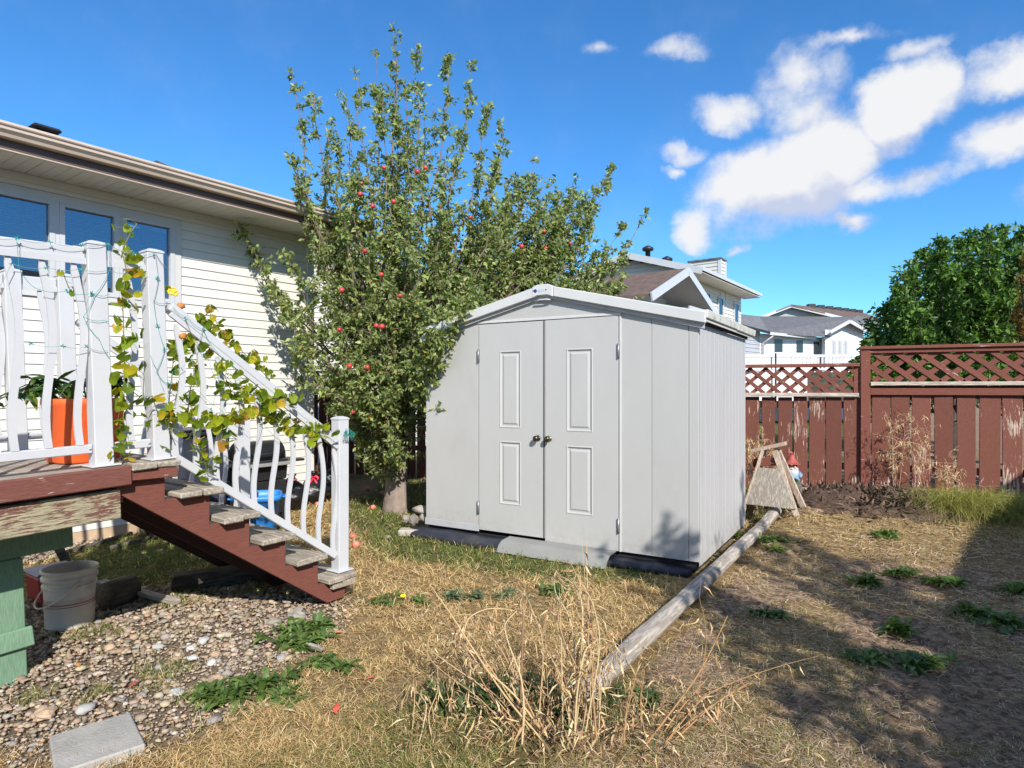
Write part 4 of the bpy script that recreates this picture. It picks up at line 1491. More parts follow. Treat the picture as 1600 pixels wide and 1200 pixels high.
sr = thing('stair_railing', 'white sloping stair handrail with wavy balusters, partly covered by the yellowing vine', 'railing', tuple(P2), HROT)
zh0, zh1 = 1.965, 1.128
sl_h = (zh1 - zh0) / 1.155
hx0, hx1 = 0.047, 1.197
MB().beam((hx0, 0, zh0), (hx1, 0, zh0 + sl_h * (hx1 - hx0)), 0.082, 0.050).build('handrail', M['rail_white'], sr, 0.006)
MB().beam((hx0, -.028, zh0 - .042), (hx1, -.028, zh0 - .042 + sl_h * (hx1 - hx0)), 0.018, 0.030).build('handrail_lip', M['rail_white'], sr, 0.002)
zb0, zb1 = 1.140, 0.322
sl_b = (zb1 - zb0) / 1.15
MB().beam((hx0, 0, zb0), (hx1, 0, zb0 + sl_b * (hx1 - hx0)), 0.040, 0.046).build('bottom_rail', M['rail_white'], sr, 0.004)
for k in range(10):
    x = 0.098 + 0.121 * k
    zlo = zb0 + sl_b * (x - hx0) + .018
    zhi = zh0 + sl_h * (x - hx0) - .062
    link('baluster', baluster_mesh(zhi - zlo), M['rail_white'], sr, (x - .012, -0.012, zlo))
post(sr, 1.243, ZD - 5 * RISE + .003, 1.075)


def copy_tree(root, loc, label):
    r = root.copy()
    COL.objects.link(r)
    r.location = loc
    r['label'] = label
    for ch in list(root.children):
        c = ch.copy()
        COL.objects.link(c)
        c.parent = r
        for g in list(ch.children):
            d = g.copy()
            COL.objects.link(d)
            d.parent = c
    return r


far_off = Vector((-0.8085, 0.5885, 0)) * 1.25
dr2 = copy_tree(dr, Vector(dr.location) + far_off, 'white vinyl deck railing behind the orange planter, nearer the house wall')
sr2 = copy_tree(sr, Vector(sr.location) + far_off, 'white stair handrail on the house side of the steps, behind the vine')
for o_ in (dr, dr2):
    o_['group'] = 'white deck railings'
for o_ in (sr, sr2):
    o_['group'] = 'white stair railings'

HX = Vector((DIRX, DIRY, 0))
HY = Vector((-DIRY, DIRX, 0))


def dk_pt(x, y, z=0.0):
    """a point from deck coordinates (x along the house, y towards it)"""
    return P2 + HX * x + HY * y + Vector((0, 0, z))


def rail_xyz(px, py, off=-0.06):
    """point on the near railing's plane (plus an offset) seen at pixel"""
    O = P2 + HY * off
    r = (px - CX) / F_PX
    x = (O.x - r * O.y) / (r * DIRY - DIRX)
    p = O + HX * x
    p.z = EYE - (py - CY) / F_PX * p.y
    return p


# ------------------------------------------------------------------ things on and under the deck
def sq_lathe(prof, n=32, e=3.2):
    """rounded-square pot"""
    m_ = MB()
    vs, fs = [], []
    for r, z in prof:
        for k in range(n):
            a = 2 * math.pi * k / n
            c, s = math.cos(a), math.sin(a)
            q = (abs(c) ** e + abs(s) ** e) ** (-1 / e)
            vs.append((r * q * c, r * q * s, z))
    for i in range(len(prof) - 1):
        for k in range(n):
            a, b = i * n + k, i * n + (k + 1) % n
            fs.append((a, b, b + n, a + n))
    fs.append(tuple(range(n - 1, -1, -1)))
    m_.add(vs, fs, True)
    return m_


pp = dk_pt(-0.235, 0.37)
pot = thing('planter', 'tall orange plastic planter standing on the deck behind the railing', 'planter', (pp.x, pp.y, ZD - 0.012), HROT + R(4))
sq_lathe([(.150, 0), (.156, .01), (.176, .31), (.180, .315), (.180, .345), (.174, .349), (.168, .345), (.164, .31), (.162, .29)]).build('pot', M['orange_plastic'], pot)
MB().lathe([(.155, 0), (.06, .015)], 20, (0, 0, .295)).build('soil', M['block_dark'], pot)

gc = thing('garbage_cart', 'tall black wheeled garbage cart against the siding behind the vine', 'garbage cart', at(301, 608, 6.45) - Vector((0, 0, EYE)), HROT)
MB().prism([(-.20, .06), (.20, .06), (.255, 1.03), (-.255, 1.03)], -.27, .27, 'y').build('cart_body', M['navy_plastic'], gc, 0.02)
MB().box(-.28, .28, -.30, .30, 1.035, 1.075).box(-.25, .25, -.27, .27, 1.075, 1.10).build('lid', M['black_plastic'], gc, 0.012)
for yy in (-.25, .25):
    MB().tube([(-.24, yy - .03, .11), (-.24, yy + .03, .11)], .11, 16).build('wheel', M['black_plastic'], gc)
MB().tube([(-.30, -.2, 1.02), (-.33, -.2, 1.05), (-.33, .2, 1.05), (-.30, .2, 1.02)], .014, 8).build('handle', M['black_plastic'], gc)

bn = thing('plastic_bin', 'bright blue plastic bin standing on the lawn behind the steps', 'bin', at(402, 608, 6.25) - Vector((0, 0, EYE)), R(20))
sq_lathe([(.165, 0), (.172, .015), (.208, .41), (.232, .415), (.236, .455), (.226, .465), (.205, .46), (.202, .40), (.17, .05), (.1, .05)], 32, 4.5).build('bin_body', M['blue_plastic'], bn)
for a in (0, 180):
    MB().tube([(.235 * math.cos(R(a)), -.06, .43), (.262 * math.cos(R(a)), -.05, .43), (.262 * math.cos(R(a)), .05, .43), (.235 * math.cos(R(a)), .06, .43)], .010, 6).build('handle', M['blue_plastic'], bn)

bq = thing('barbecue', 'black barbecue with a domed lid against the cream siding', 'barbecue', at(402, 608, 6.95) - Vector((0, 0, EYE)), HROT)
hd = []
for k in range(11):
    a = math.pi * k / 10
    hd.append((-.17 * math.cos(a), .73 + .20 * math.sin(a) ** .8))
MB().prism(list(reversed(hd)), -.25, .25, 'x').build('hood', M['black_plastic'], bq, 0.01)
MB().prism([(-.15, .50), (.15, .50), (.18, .725), (-.18, .725)], -.27, .27, 'x').build('firebox', M['steel_dark'], bq, 0.01)
boxo('front_shelf', M['steel_light'], bq, -.30, .30, -.25, -.185, .665, .70, .004)
boxo('side_shelf', M['steel_dark'], bq, .275, .50, -.16, .16, .68, .705, .006)
boxo('side_shelf', M['steel_dark'], bq, -.50, -.275, -.16, .16, .68, .705, .006)
boxo('cabinet', M['steel_dark'], bq, -.26, .26, -.16, .16, .12, .495, .01)
for x in (-.23, .23):
    for yy in (-.13, .13):
        boxo('leg', M['steel_dark'], bq, x - .02, x + .02, yy - .02, yy + .02, 0, .118, .003)
MB().tube([(-.18, -.19, .80), (-.18, -.225, .80), (.18, -.225, .80), (.18, -.19, .80)], .010, 8).build('lid_handle', M['steel_dark'], bq)

bag_n = 0
def bag(p, r, h_, label, ribbon=True):
    t_ = thing('garbage_bag', label, 'garbage bag', p, random.uniform(0, 6), 'filled black garbage bags by the house corner')
    n, m_ = 22, 14
    vs, fs = [], []
    sd = random.uniform(0, 50)
    for i in range(m_ + 1):
        t = i / m_
        rad = r * (math.sin(math.pi * min(1, t * .93 + .04)) ** .55)
        for k in range(n):
            a = 2 * math.pi * k / n
            d = Vector((math.cos(a), math.sin(a), t * 2))
            q = 1 + .30 * noise.noise(d * 1.6 + Vector((sd, 0, 0))) + .14 * noise.noise(d * 6 + Vector((0, sd, 0)))
            vs.append((rad * q * math.cos(a), rad * q * math.sin(a), h_ * t * (1 + .1 * noise.noise(d * 2 + Vector((0, 0, sd))))))
    for i in range(m_):
        for k in range(n):
            a, b = i * n + k, i * n + (k + 1) % n
            fs.append((a, b, b + n, a + n))
    MB().add(vs, fs, True).build('sack', M['bag_black'], t_)
    nk = MB()
    nk.lathe([(.05, -.03), (.022, .02), (.03, .05), (.055, .085), (.03, .10)], 12, (0, 0, h_))
    nk.build('knot', M['bag_black'], t_)
    if ribbon:
        rb_ = MB()
        for s in (-1, 1):
            rb_.tube([(0, -.02, h_ + .01), (s * .035, -.04, h_ + .035), (s * .06, -.05, h_ + .01), (s * .05, -.05, h_ - .02)], [.008, .016, .018, .01], 6).tube([(0, -.02, h_ + .01), (s * .03, -.09, h_ - .03), (s * .05, -.13, h_ - .05)], [.008, .018, .012], 6)
        rb_.build('tie', M['red_ribbon'], t_)
    return t_


bag(ground_at(452, 800) + Vector((0, 0.1, 0)), .19, .36, 'black garbage bag with a red tie just beside the blue bin')
bag(ground_at(484, 790) + Vector((0, 0.15, 0)), .20, .33, 'black garbage bag at the house corner with a red tie')
bag(ground_at(512, 783) + Vector((0, .25, 0)), .19, .40, 'untied looking black garbage bag past the house corner', False)
bag(ground_at(356, 812) + Vector((0, 0.1, 0)), .18, .30, 'black garbage bag with a bright red tie between the garbage cart and blue bin')

bk = thing('bucket', 'dirty white plastic pail standing in the shade under the deck', 'bucket', ground_at(88, 986), R(35))
bk.location.y += 0.12
prof = [(.128, 0), (.132, .006), (.139, .25), (.149, .252), (.149, .268), (.141, .270), (.143, .298), (.154, .300), (.154, .316), (.144, .318), (.146, .345), (.157, .347), (.157, .362), (.150, .366), (.1455, .362), (.138, .20), (.126, .012), (.05, .012)]
MB().lathe(prof, 36, close=False).lathe([(.126, .011), (.001, .011)], 36, close=False).build('pail', M['bucket_white'], bk)
MB().tube([(.155 * math.cos(a) * (1.0 + .18 * math.sin(t_ * math.pi)), .155 * math.sin(a) * (1 + .18 * math.sin(t_ * math.pi)), .31 - .16 * math.sin(t_ * math.pi)) for t_, a in [(q / 12, math.pi * .62 + math.pi * q / 12) for q in range(13)]], .0045, 6).build('bail_handle', M['bucket_white'], bk)
MB().lathe([(.1385, .155), (.1395, .156), (.1395, .159), (.1385, .160)], 36, close=False).lathe([(.1375, .140), (.1388, .141), (.1388, .143), (.1375, .144)], 36, close=False).build('print_band', M['red_plastic'], bk)

cl = thing('cooler', 'dark red tub with a blue grey lid in the shade behind the white pail', 'tub', ground_at(40, 955) + Vector((-.02, .28, 0)), HROT)
MB().prism([(-.11, 0), (.11, 0), (.13, .19), (-.13, .19)], -.14, .14, 'y').build('tub', M['red_plastic'], cl, .015)
MB().box(-.14, .14, -.15, .15, .192, .215).build('lid', mat('lid_blue', (.17, .20, .30), .5), cl, .012)

lg_ = MB().tube([(0, 0, 0), (.1, .0, .0), (.20, 0, 0)], [.095, .10, .095], 14)
o_ = lg_.build('log', M['dark_log'], None, 0, ground_at(152, 957) + Vector((0.02, .06, .085)), (0, 0, R(75)))
tag(o_, 'cut log lying in the shade beside the white pail', 'log')
o_ = boxo('plank', M['timber'], None, 0, .72, -.035, .035, 0, .03, .004, .004)
o_.location = ground_at(150, 930) + Vector((0.03, 0, .085))
o_.rotation_euler = (0, R(6), R(-18))
tag(o_, 'weathered plank leaning from the log to the ground under the deck', 'plank')
o_ = boxo('stake', M['dark_log'], None, -.03, .03, -.02, .02, 0, .55, .004)
o_.location = ground_at(112, 893)
o_.rotation_euler = (0, R(-24), R(20))
tag(o_, 'dark wooden stake leaning under the green beam', 'stake')
o_ = boxo('timber_offcut', M['dark_log'], None, 0, .75, -.07, .07, 0, .13, .01, .006)
o_.location = ground_at(268, 925)
o_.rotation_euler = (0, 0, R(30))
tag(o_, 'dark timber lying in the grass under the staircase', 'timber')
for i, (a, b, lab) in enumerate(((( 105, 868), (205, 838), 'thin dark pole lying on the gravel strip under the deck'), ((170, 862), (262, 838), 'second thin pole on the grass edge under the steps'))):
    p, q = ground_at(*a) + Vector((0, 0, .03)), ground_at(*b) + Vector((0, 0, .03))
    tag(MB().tube([p, q], .022, 8).build('pole', M['dark_log'], None), lab, 'pole')
sb = boxo('paving_slab', M['concrete'], None, -.17, .17, -.15, .15, 0, .05, .006, .006)
sb.location = ground_at(207, 1118) + Vector((0.0, -.25, -.022))
sb.rotation_euler = (0, 0, R(-50))
tag(sb, 'pale concrete slab at the edge of the gravel', 'paving slab')

# ------------------------------------------------------------------ sawhorse, gnome, block
sh_p = ground_at(1200, 790)
sh_p.y -= 0.05
sw = thing('sawhorse', 'weathered folding sawhorse of grey boards beside the shed wall', 'sawhorse', (2.86, 7.0, gz(2.86, 7.0)), R(-36))
Hh = .84
pA, pB = (-.20, -.26, 0), (.27, -.26, 0)
for (yy, s) in ((-.25, -1), (.22, 1)):
    MB().beam((-.25, yy, 0), (-.055, yy * .25, Hh - .05), .075, .022, up=(1, 0, 0)).build('leg', M['lath'], sw, .003)
    MB().beam((.38, yy, -.02), (.07, yy * .25, Hh - .05), .030, .06, up=(1, 0, 0)).build('leg', M['lath'], sw, .003)
bp = MB()
def lerp_leg(z):
    t = z / (Hh - .05)
    return (-.25 + .195 * t, .38 - .31 * t, -.25 * (1 - t * .75))
a0, b0, y0 = lerp_leg(.20)
a1, b1, y1 = lerp_leg(.60)
bp.add([(a0 - .02, y0 - .03, .20), (b0 + .02, y0 - .03, .20), (b1, y1 - .03, .60), (a1, y1 - .03, .60), (a0 - .02, y0 - .012, .20), (b0 + .02, y0 - .012, .20), (b1, y1 - .012, .60), (a1, y1 - .012, .60)], [(0, 1, 2, 3), (7, 6, 5, 4), (0, 4, 5, 1), (1, 5, 6, 2), (2, 6, 7, 3), (3, 7, 4, 0)])
bp.build('brace_board', M['old_ply'], sw, .003)
MB().add([(a0 - .02, -y0 + .012, .22), (b0 + .02, -y0 + .012, .22), (b1, -y1 + .012, .34), (a1 - .06, -y1 + .012, .34), (a0 - .02, -y0 + .03, .22), (b0 + .02, -y0 + .03, .22), (b1, -y1 + .03, .34), (a1 - .06, -y1 + .03, .34)], [(0, 1, 2, 3), (7, 6, 5, 4), (0, 4, 5, 1), (1, 5, 6, 2), (2, 6, 7, 3), (3, 7, 4, 0)]).build('brace_board', M['old_ply'], sw)
MB().beam((-.20, -.02, Hh - .075), (.17, .02, Hh + .03), .14, .04).build('top_board', M['lath'], sw, .005)
MB().beam((-.17, -.055, Hh - .20), (.12, -.055, Hh - .16), .02, .09).build('cross_board', M['fence_rail'], sw, .003)

bl_ = MB().box(-.125, .125, -.10, .10, 0, .22, jit=.015).build('garden_block', M['block_dark'], None, .02)
q_ = ground_at(1244, 783)
bl_.location = (q_.x - .16, 7.55, gz(q_.x, 7.55) - .01)
bl_.rotation_euler = (0, 0, R(-14))
tag(bl_, 'rough dark earthen block below the garden gnome', 'block')

gn = thing('garden_gnome', 'painted garden gnome with a floppy red hat and white beard by the fence', 'gnome', at(1237, 608, 7.78) - Vector((0, 0, EYE - 0.345)), R(8))
gn.scale = (.88, .88, .88)
M['gn_hat'] = mat('gnome_hat', (.34, .075, .06), .6, .2, 20)
M['gn_skin'] = mat('gnome_skin', (.60, .42, .34), .6, .1, 20)
M['gn_beard'] = mat('gnome_beard', (.55, .56, .58), .7, .2, 40, bump=.5)
M['gn_blue'] = mat('gnome_blue', (.20, .30, .42), .6, .25, 30)
MB().lathe([(.105, 0), (.11, .06), (.095, .14), (.06, .18)], 16).build('body', M['gn_blue'], gn)
MB().sphere((0, 0, .225), .075, 14, 9, (1, .95, 1)).sphere((0, -.078, .222), .02, 8, 6).sphere((-.078, 0, .222), .018, 6, 5).sphere((.078, 0, .222), .018, 6, 5).build('head', M['gn_skin'], gn)
MB().sphere((0, -.045, .155), .066, 12, 9, (1.05, .75, 1.15), .3).sphere((-.03, -.075, .20), .02, 8, 6, (1.4, .8, .7)).sphere((.03, -.075, .20), .02, 8, 6, (1.4, .8, .7)).build('beard', M['gn_beard'], gn)
MB().sphere((-.028, -.068, .245), .010, 8, 6).sphere((.028, -.068, .245), .010, 8, 6).build('eyes', M['dark_gap'], gn)
MB().lathe([(.118, .27), (.122, .262), (.085, .285), (.06, .33), (.035, .37), (.02, .40)], 18).tube([(0, 0, .39), (-.01, 0, .42), (-.04, 0, .43), (-.06, 0, .415), (-.05, 0, .40)], [.024, .022, .020, .017, .010], 8).build('hat', M['gn_hat'], gn)
MB().tube([(.09, 0, .15), (.10, -.06, .11), (.06, -.10, .09)], [.03, .028, .02], 8).tube([(-.09, 0, .15), (-.10, -.06, .11), (-.04, -.10, .085)], [.03, .028, .02], 8).build('arms', M['gn_blue'], gn)
q_ = at(1240, 608, 7.8)
bl2 = MB().box(-.11, .11, -.1, .1, 0, .21, jit=.012).build('garden_block', M['block_dark'], None, .015)
bl2.location = (q_.x, 7.83, 0.145)
tag(bl2, 'upright rough block the garden gnome sits on, against the fence', 'block')

# ================================================================== trees
def tint_pick(n, cols, wts, jit=0.12, rng=RNG):
    wts = list(wts)[:len(cols)]
    c = np.array(cols)[rng.choice(len(cols), n, p=np.array(wts) / sum(wts))]
    return np.clip(c * (1 + rng.normal(size=(n, 1)) * jit) * (1 + rng.normal(size=(n, 3)) * jit * .3), 0.004, 1)


def sample_polyline(pts, t):
    pts = np.array([tuple(p) for p in pts])
    seg = np.linalg.norm(np.diff(pts, axis=0), axis=1)
    cum = np.concatenate([[0], np.cumsum(seg)])
    d = t * cum[-1]
    i = np.clip(np.searchsorted(cum, d) - 1, 0, len(seg) - 1)
    f = ((d - cum[i]) / seg[i])[:, None]
    return pts[i] * (1 - f) + pts[i + 1] * f, unit(pts[i + 1] - pts[i]), cum[-1]


apple = thing('apple_tree', 'tall apple tree with upright shoots and red apples between the house and the shed', 'apple tree', (-1.42, 7.72, 0))
AO = Vector((-1.42, 7.72, 0))
wood = MB()
trunk = [(0, 0, -.06), (-.005, 0, .08), (.0, 0, .3), (.02, -.02, .7), (.05, -.02, 1.1), (.03, .02, 1.6), (.02, .05, 2.2)]
MB().tube(trunk, [.20, .155, .132, .125, .115, .095, .07], 14).build('trunk', M['bark'], apple)
# main shoots: (tip pixel, depth, start height, bow, leafy from, twig reach, twigs per metre)
shoots = []
def shoot(px, py, y, z0, bow=0.25, lf=.3, reach=.24, dens=13):
    shoots.append((at(px, py, y) - AO, z0, bow, lf, reach, dens))
# tall uprights
for a in ((614, 45, 7.6, 1.9), (588, 78, 8.0, 1.7), (652, 62, 7.5, 2.0), (700, 85, 7.9, 1.9), (736, 98, 7.3, 1.8), (762, 165, 7.7, 1.8), (560, 120, 7.4, 1.6), (676, 150, 8.2, 1.9), (632, 120, 8.3, 1.8), (600, 140, 7.3, 1.9), (640, 190, 7.0, 1.6)):
    shoot(*a, .15, .34, .22, 11)
# left side uprights
for a in ((455, 112, 7.5, 1.4), (490, 135, 7.9, 1.5), (458, 205, 7.2, 1.4), (540, 150, 8.1, 1.6), (520, 185, 7.2, 1.5), (478, 262, 7.8, 1.4), (466, 330, 7.4, 1.3)):
    shoot(*a, .55, .42, .22, 10)
for a in ((470, 290, 7.1, 1.6), (500, 300, 8.0, 1.5), (560, 240, 6.9, 1.4), (610, 250, 8.4, 1.6), (700, 230, 7.0, 1.5), (540, 330, 6.9, 1.2), (580, 380, 6.8, 1.2), (650, 330, 6.8, 1.3), (700, 330, 8.4, 1.6)):
    shoot(*a, .35, .25, .26, 17)
# low arms towards the house
for a in ((372, 352, 7.3, 1.4), (385, 375, 7.6, 1.3), (418, 438, 7.2, 1.1), (432, 470, 7.5, 1.2), (445, 400, 7.0, 1.3), (455, 545, 7.4, .9), (470, 590, 7.7, .9), (460, 500, 7.1, 1.1), (500, 440, 6.9, 1.2), (520, 520, 6.8, 1.0), (505, 640, 7.5, .8), (545, 600, 6.9, .8)):
    shoot(*a, .35, .30, .24, 14)
# right side over the shed
for a in ((786, 200, 7.9, 1.7), (776, 262, 7.2, 1.6), (836, 240, 8.3, 1.8), (800, 300, 7.5, 1.6), (850, 285, 8.2, 1.7), (900, 275, 8.6, 1.8), (955, 262, 8.8, 1.8), (1012, 328, 8.7, 1.8), (975, 350, 8.9, 1.8), (985, 395, 9.0, 1.8), (930, 330, 8.3, 1.8), (870, 340, 8.0, 1.7)):
    shoot(*a, .5, .36, .22, 14)
for a in ((965, 440, 9.0, 2.0), (1000, 468, 9.0, 2.1), (930, 450, 8.8, 2.0), (900, 415, 8.5, 1.9), (860, 440, 8.6, 2.0), (820, 400, 8.2, 1.8), (800, 452, 8.8, 2.0), (760, 380, 7.6, 1.7), (745, 430, 8.4, 1.8), (780, 340, 7.2, 1.6)):
    shoot(*a, .4, .25, .30, 17)
# in front of the shed corner and the shaded heart of the tree
for a in ((690, 505, 6.35, 1.2), (725, 478, 6.6, 1.3), (672, 545, 6.4, 1.1), (700, 440, 6.7, 1.3), (735, 455, 7.0, 1.5), (655, 470, 6.6, 1.1), (610, 450, 6.7, 1.1), (650, 400, 6.6, 1.2), (570, 470, 6.8, 1.0), (600, 540, 6.7, .9), (560, 560, 7.0, .9), (635, 560, 6.8, .9), (580, 610, 6.9, .7), (625, 640, 7.3, .6), (640, 600, 7.6, .7), (560, 680, 7.5, .5), (600, 690, 7.45, .5), (590, 655, 7.3, .5), (540, 640, 7.7, .6), (620, 500, 8.3, 1.2), (560, 520, 8.3, 1.1), (650, 540, 8.2, 1.0), (690, 400, 7.8, 1.5)):
    shoot(*a, .25, .22, .30, 19)
for a in ((700, 497, 6.12, 1.3), (722, 484, 6.1, 1.4), (738, 470, 6.2, 1.5), (690, 522, 6.1, 1.2), (682, 548, 6.15, 1.1), (760, 458, 6.3, 1.6), (712, 470, 6.3, 1.5), (674, 520, 6.2, 1.2)):
    shoot(*a, .3, .45, .2, 24)
# lone low sprays
for a in ((690, 640, 6.45, .9), (600, 745, 7.55, .55), (560, 715, 7.45, .5)):
    shoot(*a, .2, .6, .12, 9)
def in_poly(px, py, poly):
    ins = False
    for (x1, y1), (x2, y2) in zip(poly, poly[1:] + poly[:1]):
        if (y1 > py) != (y2 > py) and px < (x2 - x1) * (py - y1) / (y2 - y1) + x1:
            ins = not ins
    return ins


ra = random.Random(33)
DENSE = [(440, 410), (520, 345), (620, 335), (720, 335), (790, 390), (900, 385), (960, 425), (995, 462), (900, 455), (840, 440), (760, 455), (690, 515), (662, 560), (655, 640), (600, 715), (545, 690), (500, 620), (465, 560), (440, 470)]
LIGHT = [(475, 335), (470, 220), (540, 190), (600, 130), (660, 120), (720, 180), (765, 250), (800, 330), (890, 310), (940, 340), (930, 390), (790, 395)]
RIGHT = [(745, 250), (800, 225), (855, 275), (950, 275), (985, 340), (985, 440), (900, 452), (760, 445)]
for poly, n_p in ((DENSE, 100), (LIGHT, 22), (RIGHT, 46)):
    k = 0
    while k < n_p:
        px, py = ra.uniform(430, 1000), ra.uniform(120, 720)
        if not in_poly(px, py, poly):
            continue
        k += 1
        y = ra.uniform(6.75, 8.7) if px < 690 else ra.uniform(7.9, 9.1) if px > 760 else ra.uniform(7.3, 8.6)
        shoot(px, py, y, min(2.0, max(.6, at(px, py, y).z - .9)), .3, .45, .29, 16)
LP, LD, LL = [], [], []
spots = []
for (tip, z0, bow, lf, reach, dens) in shoots:
    s0 = Vector((.03, 0, z0))
    side = Vector((tip.x, tip.y, 0))
    ctrl = s0.lerp(tip, 0.45) + side * bow * 0.6 - Vector((0, 0, bow * 0.35 * max(0.2, side.length)))
    if tip.z - z0 > side.length * 1.4:
        ctrl = Vector((tip.x * .85, tip.y * .85, z0 + (tip.z - z0) * .42))
    pts = curve_pts(s0, ctrl, tip, 10)
    pts = [p + Vector((random.gauss(0, .04), random.gauss(0, .04), random.gauss(0, .02))) * (1 if 0 < i < 9 else 0) for i, p in enumerate(pts)]
    _, _, ln = sample_polyline(pts, np.array([0.5]))
    r0 = 0.006 + 0.0042 * ln
    wood.tube(pts, [r0 * (1 - .86 * i / 9) for i in range(10)], 6, False)
    nt = int(ln * (1 - lf) * dens) + 3
    ts = lf + (1 - lf) * RNG.random(nt)
    B, T, _ = sample_polyline(pts, ts)
    for q in range(nt):
        tl = reach * RNG.uniform(.35, 1.1) * (1.15 - .7 * (ts[q] - lf) / (1 - lf))
        dirv = T[q] * .75 + RNG.normal(size=3) * .62 + np.array([0, 0, .12])
        dirv /= np.linalg.norm(dirv)
        e = B[q] + dirv * tl
        wood.tube([B[q], B[q] * .5 + e * .5 + np.array([0, 0, .012]), e], [.0038, .003, .0018], 3, False)
        nl = RNG.integers(12, 21)
        lt = RNG.random(nl) ** .7
        base = B[q] + (e - B[q]) * lt[:, None] + RNG.normal(size=(nl, 3)) * .018
        ld = dirv * .5 + RNG.normal(size=(nl, 3)) * .65 + np.array([0, -.05, -.32])
        LP.append(base)
        LD.append(ld)
        LL.append(RNG.uniform(.034, .082, nl))
        spots.append(e)
wood.build('branches', M['twig'], apple)
LP, LD, LL = np.concatenate(LP), np.concatenate(LD), np.concatenate(LL)
V, Fc = leaf_arrays(LP, LD, LL, LL * RNG.uniform(.42, .62, len(LL)), 0.22, droop=.22)
tint = tint_pick(len(LP), [(.185, .24, .085), (.265, .32, .11), (.35, .40, .145), (.41, .44, .21), (.105, .15, .055), (.30, .22, .05)], [3, 4, 3, 1.2, 2, .12])
lv = link('foliage', np_mesh('foliage', V, Fc, np.repeat(tint, 5, 0)), M['leaf'], apple)
tag(lv, kind='stuff')
print('apple leaves', len(LP))
# apples hang where the photograph shows them
apx = [(534, 453, 6.72), (596, 429, 6.62), (563, 303, 6.9), (582, 322, 6.95), (565, 286, 7.0), (530, 515, 6.75), (588, 509, 6.7), (597, 510, 6.72), (546, 572, 6.72), (574, 574, 6.7), (625, 462, 6.55), (570, 392, 6.8), (551, 644, 6.9), (850, 361, 7.9), (884, 369, 8.1), (815, 385, 7.8), (866, 377, 8.05), (853, 388, 7.95), (875, 389, 8.0), (891, 380, 8.1), (851, 411, 8.0), (852, 422, 8.05), (900, 350, 8.2), (652, 268, 7.3), (665, 262, 7.3), (600, 262, 7.2), (735, 340, 7.2), (615, 315, 6.9)]
am = {}
for i, (px, py, y) in enumerate(apx):
    if not am:
        am['m'] = MB().lathe([(.004, .020), (.014, .028), (.026, .024), (.034, .006), (.033, -.010), (.024, -.026), (.010, -.031), (.002, -.028)], 14, close=False).mesh('apple')
    o_ = link('apple', am['m'], M['apple_red'], apple, at(px, py, y - .04) - AO, (random.uniform(-.5, .5), random.uniform(-.5, .5), 0))
    o_.scale = (random.uniform(.66, .9),) * 3

# fallen apples
fm_ = MB().lathe([(.004, .022), (.014, .030), (.026, .026), (.035, .006), (.034, -.012), (.025, -.028), (.010, -.033), (.002, -.03)], 14, close=False).mesh('fallen_apple')
falls = [(462, 786, 'pale fallen apple in front of the garbage bag beside the blue bin'), (496, 787, 'red fallen apple on the dry grass seen between two balusters'), (513, 774, 'fallen apple by the garbage bag past the house corner'), (583, 792, 'yellowish fallen apple at the foot of the apple tree trunk'), (551, 838, 'fallen apple in the grass just beside the bottom stair post'), (556, 851, 'second fallen apple a little nearer than the one beside the stair post'), (597, 770, 'fallen apple in the shade by the tree trunk'), (575, 762, 'small dark red fallen apple in the shaded grass behind the stair post')]
for px, py, lab in falls:
    p = ground_at(px, py + 4)
    o_ = link('fallen_apple', fm_, M['apple_fallen'], None, p + Vector((0, 0, .026)), (random.uniform(-1, 1), random.uniform(-1, 1), 0))
    tag(o_, lab, 'apple', 'fallen apples on the lawn')


def bushy_tree(root, spec_tips, base, nleaf, lsize, cols, wts, reach=.3, mname='leaf_gloss', fname='foliage', per=16, spread=.6, rough_top=.2, bare=.15, seed=5, dens_m=20):
    rng = np.random.default_rng(seed)
    w_ = MB()
    P, Dd, Ls = [], [], []
    O = Vector(root.location)
    for (tip, b0) in spec_tips:
        tip = Vector(tip) - O
        b0 = Vector(b0) - O
        mid = b0.lerp(tip, .5) + Vector(((tip.x - b0.x) * .25, (tip.y - b0.y) * .25, 0))
        pts = curve_pts(b0, mid, tip, 8)
        _, _, ln = sample_polyline(pts, np.array([.5]))
        w_.tube(pts, [.008 + .008 * ln * (1 - i / 7) for i in range(8)], 5, False)
        nt = int(ln * dens_m)
        ts = bare + (1 - bare) * rng.random(nt)
        B, T, _ = sample_polyline(pts, ts)
        for q in range(nt):
            tl = reach * rng.uniform(.4, 1.2) * (1.1 - .75 * ts[q])
            dv = T[q] * .5 + rng.normal(size=3) * spread + np.array([0, 0, .25])
            dv /= np.linalg.norm(dv)
            e = B[q] + dv * tl
            nl = per
            lt = rng.random(nl) ** .6
            P.append(B[q] + (e - B[q]) * lt[:, None] + rng.normal(size=(nl, 3)) * .03)
            Dd.append(dv * .5 + rng.normal(size=(nl, 3)) * .7 + np.array([0, 0, -.2]))
            Ls.append(rng.uniform(.75, 1.25, nl) * lsize)
    P, Dd, Ls = np.concatenate(P), np.concatenate(Dd), np.concatenate(Ls)
    if len(P) > nleaf:
        pick = rng.permutation(len(P))[:nleaf]
        P, Dd, Ls = P[pick], Dd[pick], Ls[pick]
    V, Fc = leaf_arrays(P, Dd, Ls, Ls * .5, .2, rng)
    t_ = tint_pick(len(P), cols, wts, .14, rng)
    w_.build('branches', M['bark_dark'], root)
    tag(link(fname, np_mesh(fname, V, Fc, np.repeat(t_, 5, 0)), M[mname], root), kind='stuff')
    return len(P)


